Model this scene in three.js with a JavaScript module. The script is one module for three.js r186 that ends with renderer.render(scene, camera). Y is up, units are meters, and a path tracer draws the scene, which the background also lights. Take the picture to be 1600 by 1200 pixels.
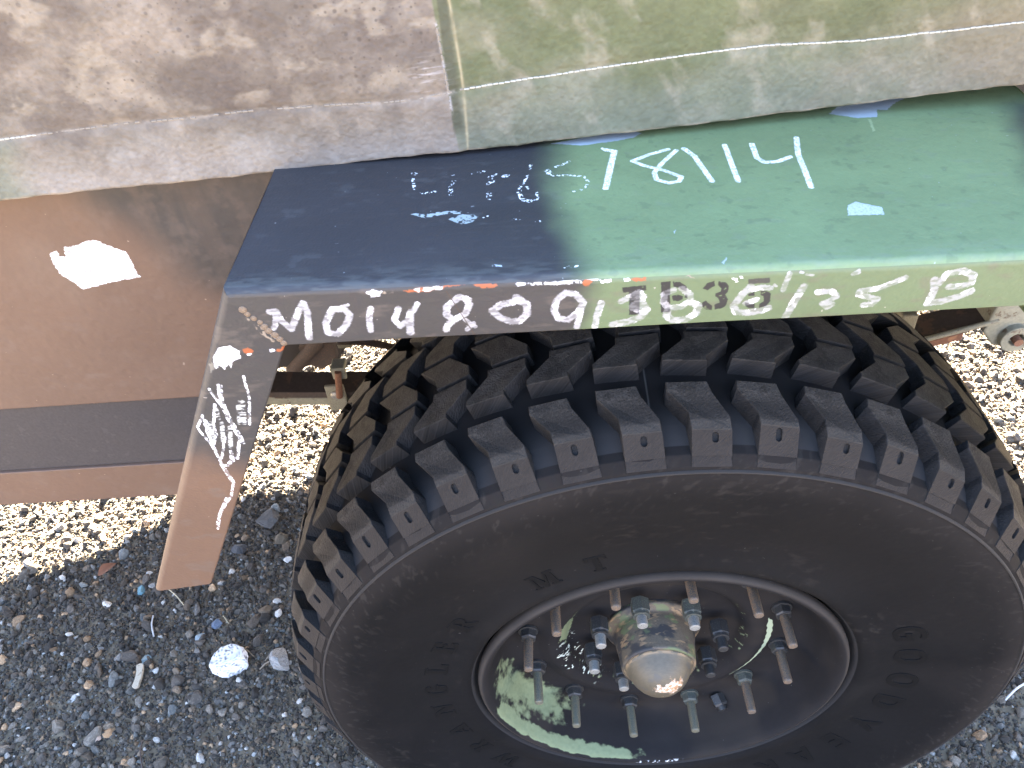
import * as THREE from 'three';
import { mergeGeometries } from 'three/addons/utils/BufferGeometryUtils.js';
import { RoundedBoxGeometry } from 'three/addons/geometries/RoundedBoxGeometry.js';
import { TextGeometry } from 'three/addons/geometries/TextGeometry.js';
import { FontLoader } from 'three/addons/loaders/FontLoader.js';

// ---------------------------------------------------------------- camera, sky, sun, exposure
const HUB = 0.445;                                   // height of the wheel hub above the gravel
const scene = new THREE.Scene();
const camera = new THREE.PerspectiveCamera(49.98, 4 / 3, 0.02, 400);
camera.position.set(-0.1129, 0.9776 + HUB, 0.5137);
camera.rotation.set(-0.7304, 0.064, -0.107, 'YXZ');
const renderer = new THREE.WebGLRenderer({ antialias: true });
renderer.toneMapping = THREE.LinearToneMapping;
renderer.toneMappingExposure = 60;
renderer.shadowMap.enabled = true;
const SUN_ELEVATION = 24.1 * Math.PI / 180;
{
  const W = 512, H = 256, d = new Float32Array(W * H * 4);
  const sun = [0, Math.sin(SUN_ELEVATION), -Math.cos(SUN_ELEVATION)];
  for (let j = 0; j < H; j++) for (let i = 0; i < W; i++) {
    const el = ((j + 0.5) / H - 0.5) * Math.PI, az = ((i + 0.5) / W - 0.5) * 2 * Math.PI;
    const x = Math.cos(el) * Math.cos(az), y = Math.sin(el), z = Math.cos(el) * Math.sin(az);
    const t = Math.pow(1 - Math.max(0, y), 3.2), c = Math.max(0, x * sun[0] + y * sun[1] + z * sun[2]);
    const glow = Math.pow(c, 6) * 0.25 + Math.pow(c, 40) * 0.6;
    const k = (j * W + i) * 4, g = 1;
    d[k] = g * (0.0305 + t * 0.095 + glow * 0.25);
    d[k + 1] = g * (0.049 + t * 0.064 + glow * 0.2);
    d[k + 2] = g * (0.086 + t * 0.024 + glow * 0.14);
    d[k + 3] = 1;
    if (y < 0) { d[k] = 0.09; d[k + 1] = 0.075; d[k + 2] = 0.06; }
  }
  const sky = new THREE.DataTexture(d, W, H, THREE.RGBAFormat, THREE.FloatType);
  sky.mapping = THREE.EquirectangularReflectionMapping;
  sky.magFilter = sky.minFilter = THREE.LinearFilter;
  sky.needsUpdate = true;
  scene.background = sky; scene.environment = sky;
}
const sun = new THREE.DirectionalLight(new THREE.Color().setRGB(1, 0.88, 0.7), 5);
sun.position.set(0, 12 * Math.sin(SUN_ELEVATION), -12 * Math.cos(SUN_ELEVATION));
sun.castShadow = true;
sun.shadow.mapSize.set(4096, 4096);
Object.assign(sun.shadow.camera, { left: -4, right: 4, top: 4, bottom: -4, near: 1, far: 30 });
scene.add(sun, sun.target);

// ---------------------------------------------------------------- helpers
function rng(seed) { let a = seed >>> 0; return () => { a = (a + 0x6D2B79F5) | 0; let t = Math.imul(a ^ (a >>> 15), 1 | a); t = (t + Math.imul(t ^ (t >>> 7), 61 | t)) ^ t; return ((t ^ (t >>> 14)) >>> 0) / 4294967296; }; }
const hash = (x, y) => { let h = Math.imul(x, 374761393) + Math.imul(y, 668265263); h = Math.imul(h ^ (h >>> 13), 1274126177); return ((h ^ (h >>> 16)) >>> 0) / 4294967296; };
function vnoise(x, y) {
  const xi = Math.floor(x), yi = Math.floor(y), u = x - xi, v = y - yi, a = u * u * (3 - 2 * u), b = v * v * (3 - 2 * v);
  const p = hash(xi, yi), q = hash(xi + 1, yi), r = hash(xi, yi + 1), s = hash(xi + 1, yi + 1);
  return p + (q - p) * a + (r - p) * b + (p - q - r + s) * a * b;
}
function fbm(x, y, o = 4) { let s = 0, a = 0.5, n = 0; for (let i = 0; i < o; i++) { s += a * vnoise(x + 17.3 * i, y - 9.1 * i); n += a; x *= 2.03; y *= 2.03; a *= 0.5; } return s / n; }
const clamp = (x, a = 0, b = 1) => Math.min(b, Math.max(a, x));
const smooth = (a, b, x) => { const t = clamp((x - a) / (b - a)); return t * t * (3 - 2 * t); };
const mix = (a, b, t) => a + (b - a) * t;
const mix3 = (c, d, t) => { c[0] += (d[0] - c[0]) * t; c[1] += (d[1] - c[1]) * t; c[2] += (d[2] - c[2]) * t; };
const toSRGB = x => { x = clamp(x); return 255 * (x <= 0.0031308 ? 12.92 * x : 1.055 * Math.pow(x, 1 / 2.4) - 0.055) + 0.5; };
function finish(t, srgb, repeat) {
  if (srgb) t.colorSpace = THREE.SRGBColorSpace;
  t.magFilter = THREE.LinearFilter; t.minFilter = THREE.LinearMipmapLinearFilter; t.generateMipmaps = true;
  if (repeat) t.wrapS = t.wrapT = THREE.RepeatWrapping;
  t.needsUpdate = true; return t;
}
// colour map from a function of the texel (u, v in 0..1, index) that returns a linear colour
function colourMap(w, h, fn, repeat) {
  const d = new Uint8Array(w * h * 4), c = [0, 0, 0];
  for (let j = 0; j < h; j++) for (let i = 0; i < w; i++) {
    fn((i + 0.5) / w, (j + 0.5) / h, c, j * w + i);
    const k = (j * w + i) * 4; d[k] = toSRGB(c[0]); d[k + 1] = toSRGB(c[1]); d[k + 2] = toSRGB(c[2]); d[k + 3] = 255;
  }
  return finish(new THREE.DataTexture(d, w, h), true, repeat);
}
function greyMap(w, h, fn, repeat) {
  const d = new Uint8Array(w * h * 4);
  for (let j = 0; j < h; j++) for (let i = 0; i < w; i++) {
    const k = (j * w + i) * 4, g = clamp(fn((i + 0.5) / w, (j + 0.5) / h, j * w + i)) * 255; d[k] = d[k + 1] = d[k + 2] = g; d[k + 3] = 255;
  }
  return finish(new THREE.DataTexture(d, w, h), false, repeat);
}
// marks painted on a surface: strokes and blobs in tenths of a millimetre of that surface
const points = s => s.split(' ').map(p => p.split(',').map(v => v / 10000));
function sheet(w, h, x0, y0, x1, y1) { return { w, h, x0, y0, x1, y1, px: w / (x1 - x0), py: h / (y1 - y0) }; }
function strokes(S, list, out = new Float32Array(S.w * S.h)) {
  for (const [wmm, s] of list) {
    const P = points(s), r = wmm / 2000;
    for (let k = 0; k + 1 < P.length; k++) {
      const [ax, ay] = P[k], [bx, by] = P[k + 1], L2 = (bx - ax) ** 2 + (by - ay) ** 2 || 1e-9, m = r * 1.6;
      const i0 = Math.max(0, Math.floor((Math.min(ax, bx) - m - S.x0) * S.px)), i1 = Math.min(S.w - 1, Math.ceil((Math.max(ax, bx) + m - S.x0) * S.px));
      const j0 = Math.max(0, Math.floor((Math.min(ay, by) - m - S.y0) * S.py)), j1 = Math.min(S.h - 1, Math.ceil((Math.max(ay, by) + m - S.y0) * S.py));
      for (let j = j0; j <= j1; j++) for (let i = i0; i <= i1; i++) {
        const x = S.x0 + (i + 0.5) / S.px, y = S.y0 + (j + 0.5) / S.py, t = clamp(((x - ax) * (bx - ax) + (y - ay) * (by - ay)) / L2);
        const d = Math.hypot(x - ax - t * (bx - ax), y - ay - t * (by - ay)) / r + (fbm(x * 1300, y * 1300, 2) - 0.5) * 0.45;
        const c = 1 - smooth(0.75, 1.1, d); if (c > out[j * S.w + i]) out[j * S.w + i] = c;
      }
    }
  }
  return out;
}
function blob(S, s, out, rough = 0.0008) {
  const P = points(s), xs = P.map(p => p[0]), ys = P.map(p => p[1]), m = 0.003;
  const i0 = Math.max(0, Math.floor((Math.min(...xs) - m - S.x0) * S.px)), i1 = Math.min(S.w - 1, Math.ceil((Math.max(...xs) + m - S.x0) * S.px));
  const j0 = Math.max(0, Math.floor((Math.min(...ys) - m - S.y0) * S.py)), j1 = Math.min(S.h - 1, Math.ceil((Math.max(...ys) + m - S.y0) * S.py));
  for (let j = j0; j <= j1; j++) for (let i = i0; i <= i1; i++) {
    let x = S.x0 + (i + 0.5) / S.px, y = S.y0 + (j + 0.5) / S.py;
    x += (fbm(x * 500, y * 500, 2) - 0.5) * rough * 2; y += (fbm(x * 500 + 50, y * 500, 2) - 0.5) * rough * 2;
    let inside = false, dist = 1;
    for (let k = 0, l = P.length - 1; k < P.length; l = k++) {
      const [ax, ay] = P[l], [bx, by] = P[k];
      if ((ay > y) !== (by > y) && x < (bx - ax) * (y - ay) / (by - ay) + ax) inside = !inside;
      const t = clamp(((x - ax) * (bx - ax) + (y - ay) * (by - ay)) / ((bx - ax) ** 2 + (by - ay) ** 2 || 1e-9));
      dist = Math.min(dist, Math.hypot(x - ax - t * (bx - ax), y - ay - t * (by - ay)));
    }
    const c = clamp(0.5 + (inside ? dist : -dist) / 0.0007); if (c > out[j * S.w + i]) out[j * S.w + i] = c;
  }
  return out;
}
function surface(positions, uvs, index, crease) {
  let g = new THREE.BufferGeometry();
  g.setAttribute('position', new THREE.Float32BufferAttribute(positions, 3));
  if (uvs) g.setAttribute('uv', new THREE.Float32BufferAttribute(uvs, 2));
  g.setIndex(index);
  if (crease) g = g.toNonIndexed();
  g.computeVertexNormals(); return g;
}
// grid of points fn(i, j) -> [x, y, z, u, v]
function grid(n, m, fn, flip) {
  const p = [], t = [], ix = [];
  for (let j = 0; j <= m; j++) for (let i = 0; i <= n; i++) { const q = fn(i / n, j / m); p.push(q[0], q[1], q[2]); t.push(q[3], q[4]); }
  for (let j = 0; j < m; j++) for (let i = 0; i < n; i++) { const a = j * (n + 1) + i, b = a + 1, c = a + n + 1, d = c + 1; flip ? ix.push(a, c, b, b, c, d) : ix.push(a, b, c, b, d, c); }
  return surface(p, t, ix);
}
// profile of [radius, z] turned about the z axis through the hub; uv in metres unless norm
function revolve(profile, segs, norm) {
  let L = [0]; for (let k = 1; k < profile.length; k++) L.push(L[k - 1] + Math.hypot(profile[k][0] - profile[k - 1][0], profile[k][1] - profile[k - 1][1]));
  const tot = L[L.length - 1], p = [], t = [], ix = [], n = profile.length;
  for (let i = 0; i <= segs; i++) { const a = -Math.PI + 2 * Math.PI * i / segs; profile.forEach(([r, z], k) => { p.push(r * Math.cos(a), r * Math.sin(a), z); norm ? t.push(i / segs, L[k] / tot) : t.push(a * 0.4, L[k]); }); }
  for (let i = 0; i < segs; i++) for (let k = 0; k + 1 < n; k++) { const a = i * n + k, b = a + 1, c = a + n, d = c + 1; ix.push(a, b, c, b, d, c); }
  const g = surface(p, t, ix);
  // weld normals at the seam
  const N = g.attributes.normal;
  for (let k = 0; k < n; k++) { const a = k, b = segs * n + k, v = new THREE.Vector3(N.getX(a) + N.getX(b), N.getY(a) + N.getY(b), N.getZ(a) + N.getZ(b)).normalize(); N.setXYZ(a, v.x, v.y, v.z); N.setXYZ(b, v.x, v.y, v.z); }
  return g;
}
// smooth profile through points (Catmull-Rom), n steps per span
function soften(pts, n) { const c = new THREE.CatmullRomCurve3(pts.map(p => new THREE.Vector3(p[0], p[1], 0)), false, 'centripetal'); return c.getPoints((pts.length - 1) * n).map(v => [v.x, v.y]); }
function tube(pts, r, seg = 24, rad = 10) { return new THREE.TubeGeometry(new THREE.CatmullRomCurve3(pts.map(p => new THREE.Vector3(...p))), seg, r, rad, false); }
function rod(a, b, r, rad = 12) {
  const A = new THREE.Vector3(...a), B = new THREE.Vector3(...b), g = new THREE.CylinderGeometry(r, r, A.distanceTo(B), rad);
  g.applyQuaternion(new THREE.Quaternion().setFromUnitVectors(new THREE.Vector3(0, 1, 0), B.clone().sub(A).normalize())); g.translate((A.x + B.x) / 2, (A.y + B.y) / 2, (A.z + B.z) / 2); return g;
}
function box(x0, y0, z0, x1, y1, z1, r = 0.002) { const g = new RoundedBoxGeometry(x1 - x0, y1 - y0, z1 - z0, 2, Math.min(r, (x1 - x0) / 2.1, (y1 - y0) / 2.1, (z1 - z0) / 2.1)); g.translate((x0 + x1) / 2, (y0 + y1) / 2, (z0 + z1) / 2); return g; }
const plain = g => { const q = g.index ? g.toNonIndexed() : g; for (const k of Object.keys(q.attributes)) if (!['position', 'normal', 'uv'].includes(k)) q.deleteAttribute(k); return q; };
const merge = gs => mergeGeometries(gs.map(plain));
const used = {};
const numbered = n => { used[n] = (used[n] ?? -1) + 1; return used[n] ? `${n}_${String(used[n]).padStart(3, '0')}` : n; };
function part(name, g, m, parent, label) {
  const o = new THREE.Mesh(g, m); o.name = name; o.castShadow = o.receiveShadow = true; parent.add(o); if (label) o.userData.label = label; return o;
}
function thing(name, label, category, [x, y, z] = [0, 0, 0], group) {
  const o = new THREE.Group(); o.name = numbered(name); o.position.set(x, y, z); o.userData = { label, category }; if (group) o.userData.group = group; scene.add(o); return o;
}

// marks copied from the steel, in tenths of a millimetre on each surface: [stroke width in mm, points] or [kind, outline]
const LIP_MARKER = [
  [5.5, '-3146,6293 -3098,6296 -3084,6214 -3029,6126 -2928,6289 -2882,6350 -2873,6269 -2917,6033'],
  [4.5, '-3098,6296 -3137,6173 -3157,6145'],
  [2.2, '-3197,6110 -3170,6054'],
  [2.2, '-3220,6180 -3203,6176'],
  [5.5, '-2688,6275 -2763,6156 -2766,6066 -2697,6049 -2614,6128 -2568,6214 -2600,6275 -2688,6275'],
  [2.5, '-2693,6290 -2631,6292 -2563,6308'],
  [5, '-2406,6258 -2432,6187 -2445,6061'],
  [5, '-2205,6241 -2252,6142 -2221,6080 -2154,6126 -2123,6205'],
  [4.5, '-2062,6272 -2102,6211'],
  [6, '-2125,6191 -2146,6088 -2154,6013'],
  [5.5, '-1685,6276 -1751,6310 -1855,6226 -1865,6154 -1812,6105 -1723,6156 -1684,6240 -1707,6292'],
  [5.5, '-1812,6105 -1865,6064 -1885,6018'],
  [4, '-1730,6098 -1688,6049 -1666,6032'],
  [4, '-1728,6007 -1674,6063'],
  [6, '-1515,6171 -1458,6216 -1378,6230 -1316,6252 -1271,6205 -1273,6118 -1330,6056 -1401,6056 -1477,6102 -1523,6167'],
  [7, '-1341,6265 -1300,6229'],
  [5.5, '-858,6180 -917,6266 -985,6282 -1053,6219 -1076,6134 -1046,6054 -976,6037 -904,6097 -858,6180'],
  [5, '-872,6149 -891,6063 -914,5964'],
  [5.5, '-728,6169 -759,6074 -778,5952'],
  [5.5, '-584,6171 -533,6199'],
  [6.5, '-503,6207 -460,6236 -433,6196 -459,6161 -501,6110 -466,6085'],
  [6.5, '-437,6148 -404,6080 -438,6017 -534,5980 -645,5962'],
  [5.5, '-211,6236 -275,6209 -276,6134 -238,6077 -151,6080 -85,6129 -88,6183 -152,6246'],
  [6, '-238,6077 -253,6012 -206,5963 -109,5961 -34,6015 -21,6080 -84,6118'],
  [6, '336,6221 284,6151 233,6058 256,6002 345,5983 439,5997 489,6015'],
  [5, '347,6193 414,6209 483,6197'],
  [5, '318,6073 392,6099'],
  [4.5, '603,6307 587,6246 575,6174'],
  [6, '719,6191 682,6096 626,5923'],
  [5, '824,6133 927,6132 969,6085 919,6047 876,6029 917,5989 947,6015'],
  [5, '1428,6207 1266,6131 1123,6115 1122,6089 1215,6050 1270,6031 1239,5991 1176,5989'],
  [6, '1639,6169 1661,6083 1646,5963 1736,5970 1861,6009 1930,6046'],
  [5.5, '1680,6137 1715,6217 1822,6233 1906,6187 1910,6118 1837,6096 1758,6100'],
  [2.2, '1041,6272 1086,6298 1093,6277 1049,6263'],
  [2, '677,6315 697,6309'],
  [2, '720,6294 768,6284'],
  [2, '505,6224 521,6208'],
];
const LEG_MARKER = [
  [4.5, '-3738,5616 -3777,5454 -3776,5256 -3745,4971'],
  [2.6, '-3830,5586 -3787,5376'],
  [2.4, '-3520,5696 -3542,5472 -3628,5175'],
  [2.4, '-3973,5313 -4070,5173 -4017,4972 -4000,4646 -3975,4490 -4054,4306 -4220,4090 -4322,3858'],
  [4, '-4006,4722 -3982,4490'],
  [2.6, '-4106,4278 -4242,4058 -4306,3926'],
  [2.5, '-3840,5420 -3917,5214 -3938,5078 -3997,4970'],
  [5, '-3985,5247 -3972,5109'],
  [2.6, '-3877,5044 -3983,4794'],
  [3, '-3765,5006 -3850,4783'],
  [4, '-3877,4873 -3902,4758 -3965,4703'],
  [2.5, '-4002,5139 -4005,4884'],
];
const LEG_FAINT = [
  [6, '-3617,5427 -3678,5193'],
  [5, '-3655,5378 -3697,5195'],
  [5, '-3937,5216 -3990,5054'],
  [4, '-3792,5176 -3865,4930'],
  [4, '-3850,5208 -3906,4991'],
  [4, '-3847,5369 -3862,5263'],
];
const LIP_BLOBS = [
  ['W', '-3626,5991 -3531,6006 -3474,5955 -3490,5874 -3560,5856 -3590,5787 -3603,5836 -3655,5776 -3664,5830 -3714,5791 -3699,5892'],
  ['O', '-3450,5964 -3404,5976 -3365,5945 -3396,5913 -3447,5924'],
  ['W', '-3430,5921 -3385,5919 -3404,5897 -3426,5904'],
  ['W', '-3250,5947 -3204,5950 -3207,5927 -3250,5926'],
  ['G', '-3763,5826 -3726,5854 -3700,5833 -3730,5775 -3768,5754'],
  ['W', '-2422,6396 -2370,6427 -2298,6406 -2323,6366 -2384,6354 -2390,6379'],
  ['C', '-2299,6400 -2213,6396 -2216,6383 -2286,6380'],
  ['O', '-2144,6393 -2038,6405 -1692,6413 -1844,6396 -1974,6372 -2123,6380'],
  ['S', '-2074,6399 -1969,6409 -1853,6411 -1868,6387 -2032,6373'],
  ['O', '-1642,6406 -1566,6414 -1460,6388 -1491,6368 -1593,6374'],
  ['W', '-1336,6386 -1305,6396 -1267,6387 -1273,6370 -1324,6369'],
  ['S', '-1263,6382 -1110,6380 -964,6380 -871,6377 -871,6356 -1008,6352 -1221,6369'],
  ['O', '-875,6367 -845,6375 -811,6380 -792,6365 -812,6331 -855,6334'],
  ['W', '-879,6409 -819,6419 -735,6407 -726,6375 -777,6369 -871,6387'],
  ['W', '-739,6366 -658,6364 -657,6343 -735,6342'],
  ['W', '-565,6365 -531,6367 -522,6348 -556,6340'],
  ['O', '-518,6356 -480,6365 -408,6361 -412,6341 -479,6334'],
  ['W', '195,6310 225,6303 249,6275 228,6271'],
  ['W', '245,6316 271,6311 275,6293 256,6295'],
  ['C', '-155,6364 -82,6341 -64,6327 -133,6346'],
  ['C', '-3329,6257 -3303,6244 -3307,6221 -3326,6227'],
  ['C', '-3296,6209 -3255,6183 -3198,6088 -3179,6024 -3199,6018 -3257,6093 -3295,6172'],
  ['O', '-3204,5932 -3105,5979 -3107,5948 -3172,5914'],
  ['K', '-577,6293 -411,6300 -407,6252 -574,6247'],
  ['K', '-529,6252 -452,6251 -451,6040 -528,6041'],
  ['K', '-303,6317 -237,6316 -228,6043 -294,6043'],
  ['K', '-220,6315 -173,6306 -119,6265 -113,6227 -133,6218 -170,6253 -213,6267'],
  ['K', '-218,6188 -175,6195 -140,6176 -138,6150 -172,6136 -211,6140'],
  ['K', '-124,6196 -106,6184 -108,6152 -130,6165'],
  ['K', '-2,6234 24,6278 74,6293 82,6247 50,6229 30,6213'],
  ['K', '104,6290 152,6278 182,6239 181,6192 162,6167 188,6122 180,6068 147,6042 100,6037 92,6081 129,6100 117,6138 90,6157 92,6183 125,6196 131,6222 107,6250'],
  ['K', '-1,6105 28,6125 52,6096 75,6072 78,6033 38,6042 11,6066'],
  ['k', '316,6287 467,6290 473,6245 320,6243'],
  ['K', '326,6158 371,6175 375,6138 332,6138'],
  ['K', '413,6177 461,6173 492,6144 494,6079 469,6038 423,6026 419,6059 446,6084 441,6127 418,6140'],
  ['K', '312,6084 348,6070 386,6062 388,6023 344,6027 316,6051'],
];
const TOP_CHALK = [
  [5.5, '-522,-1615 -448,-1585 -510,-1301 -581,-948'],
  [3, '-548,-1639 -517,-1599'],
  [4.5, '18,-1579 -151,-1506 -313,-1398 -230,-1316 -58,-1199 57,-1081 26,-1011 -62,-992 -151,-1055 -154,-1180 -64,-1343 84,-1551'],
  [5, '157,-1574 223,-1431 290,-985'],
  [5, '515,-1597 507,-1285 500,-964'],
  [5, '750,-1594 738,-1343 782,-1257 890,-1260 1016,-1334'],
  [5, '1155,-1669 1093,-1371 1070,-1086 1046,-806'],
];
const TOP_FAINT = [
  [4, '-2193,-1339 -2171,-1323'],
  [3, '-2191,-1240 -2178,-1155 -2162,-1077'],
  [2.5, '-2106,-1007 -2066,-1009 -1987,-1028'],
  [2.6, '-1859,-1284 -1850,-1277'],
  [4, '-1837,-1178 -1869,-1112 -1861,-1029 -1852,-975'],
  [3, '-1682,-1286 -1641,-1299 -1587,-1317'],
  [4, '-1490,-1256 -1537,-1204 -1510,-1146 -1549,-1108'],
  [4.5, '-1541,-972 -1542,-880'],
  [4.5, '-1416,-1215 -1382,-1217'],
  [3, '-1197,-1312 -1184,-1375'],
  [2.6, '-1216,-1201 -1256,-1080'],
  [4, '-1270,-1041 -1295,-949 -1266,-842 -1209,-810 -1149,-844 -1141,-921'],
  [5, '-1277,-1001 -1230,-1010'],
  [3, '-971,-1327 -914,-1365 -854,-1414'],
  [5.5, '-1048,-1269 -1026,-1210'],
  [2.4, '-1012,-1181 -864,-1177 -745,-1149 -713,-1047 -767,-944 -880,-910'],
  [2.5, '-1580,-593 -1530,-625'],
  [2.5, '-1353,-536 -1297,-527'],
  [3, '-1161,-471 -1142,-470'],
  [2.5, '-979,183 -887,174'],
];
const TOP_BLOBS = [
  ['S', '-2173,-708 -2123,-724 -2070,-699 -1994,-717 -1918,-735 -1841,-741 -1769,-729 -1767,-684 -1864,-693 -1965,-664 -2052,-635'],
  ['S', '-1859,-601 -1760,-671 -1658,-657 -1621,-604 -1667,-521 -1741,-494 -1793,-527'],
  ['B', '-1488,112 -1433,123 -1428,144 -1474,140'],
  ['B', '1242,-497 1320,-549 1432,-480 1483,-451 1471,-343 1199,-358'],
  ['P', '-1006,-1762 -649,-1877 -238,-1950 -173,-1890 -253,-1822 -401,-1774 -719,-1707'],
  ['P', '1557,-2084 1740,-2308 2417,-2423 2234,-2285 2091,-2125 2008,-2135 1957,-1983 1783,-1976'],
  ['B', '133,218 175,152 186,144 146,231'],
  ['B', '-137,-243 -115,-278 -133,-220'],
  ['C', '1868,-1947 1890,-1937 1855,-1719 1832,-1709'],
];
const PANEL_PATCH = '-6054,5610 -5969,5633 -5962,5568 -5905,5563 -5880,5666 -5764,5678 -5647,5710 -5538,5726 -5449,5660 -5366,5611 -5283,5562 -5272,5441 -5274,5301 -5248,5263 -5426,5242 -5620,5214 -5772,5182 -5901,5165 -5977,5271 -6055,5367 -6066,5473';
// ---------------------------------------------------------------- paints and materials
const PAINT = { black: [0.033, 0.0305, 0.030], green: [0.142, 0.196, 0.092], brown: [0.114, 0.067, 0.043], white: [0.82, 0.82, 0.83], rust: [0.30, 0.085, 0.03], tan: [0.34, 0.25, 0.16], blueGrey: [0.30, 0.38, 0.44], pale: [0.31, 0.36, 0.36], bare: [0.30, 0.36, 0.42], primer: [0.155, 0.185, 0.105] };
const std = (rgb, roughness = 0.6, metalness = 0, more = {}) => new THREE.MeshStandardMaterial({ color: new THREE.Color().setRGB(...rgb), roughness, metalness, side: THREE.DoubleSide, ...more });
// a tiling worn-surface map, 0.5 m across, multiplied into the base colours of small metal pieces
function wornMap(base, spot, amount, scale = 60, seed = 0, size = 512) {
  return colourMap(size, size, (u, v, c) => {
    const x = u * 0.5, y = v * 0.5, n = fbm(x * scale + seed, y * scale, 5), f = fbm(x * scale * 6 + seed, y * scale * 6, 3);
    const k = 0.75 + 0.5 * f; c[0] = base[0] * k; c[1] = base[1] * k; c[2] = base[2] * k;
    mix3(c, spot, smooth(0.62 - amount, 0.7 - amount * 0.6, n * 0.75 + f * 0.25));
  }, true);
}
const worn = (base, spot, amount, roughness = 0.75, seed = 0, scale = 60, metalness = 0) => { const map = wornMap(base, spot, amount, scale, seed); map.repeat.set(2, 2); return new THREE.MeshStandardMaterial({ map, roughness, metalness, side: THREE.DoubleSide }); };
const M = {
  frame: worn([0.055, 0.04, 0.032], [0.10, 0.06, 0.04], 0.06, 0.85, 3),
  rusty: worn([0.16, 0.075, 0.045], [0.26, 0.13, 0.07], 0.12, 0.9, 8),
  paleSteel: worn([0.24, 0.23, 0.17], [0.10, 0.07, 0.045], 0.04, 0.8, 12),
  nut: worn([0.024, 0.023, 0.023], [0.11, 0.11, 0.085], -0.02, 0.5, 21, 90),
  stud: worn([0.07, 0.062, 0.055], [0.30, 0.17, 0.07], 0.09, 0.6, 30, 120),
  studPale: worn([0.085, 0.085, 0.063], [0.30, 0.22, 0.11], 0.04, 0.6, 37, 120),
  steel: worn([0.34, 0.33, 0.30], [0.06, 0.06, 0.06], 0.05, 0.4, 40, 120, 0.4),
  inner: std([0.05, 0.045, 0.042], 0.85),
};

// ---------------------------------------------------------------- the ground
{
  const map = colourMap(1024, 1024, (u, v, c) => {
    const n = fbm(u * 40, v * 40, 5), m = fbm(u * 260, v * 260, 2), b = fbm(u * 6 + 9, v * 6, 3);
    const k = 0.065 + 0.13 * n * (0.4 + m); c[0] = k * 1.25; c[1] = k; c[2] = k * 0.68;
    mix3(c, [0.15, 0.11, 0.07], smooth(0.5, 0.7, b) * 0.5);
  }, true);
  const bump = greyMap(1024, 1024, (u, v) => fbm(u * 130, v * 130, 4), true);
  map.repeat.set(80, 80); bump.repeat.set(80, 80);
  const g = new THREE.PlaneGeometry(160, 160); g.rotateX(-Math.PI / 2);
  const o = new THREE.Mesh(g, new THREE.MeshStandardMaterial({ map, bumpMap: bump, bumpScale: 0.008, roughness: 1 }));
  o.position.y = 0.002; o.name = 'ground'; o.receiveShadow = true; o.userData = { kind: 'structure', label: 'bare gritty ground of the gravel yard' }; scene.add(o);
}
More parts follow.
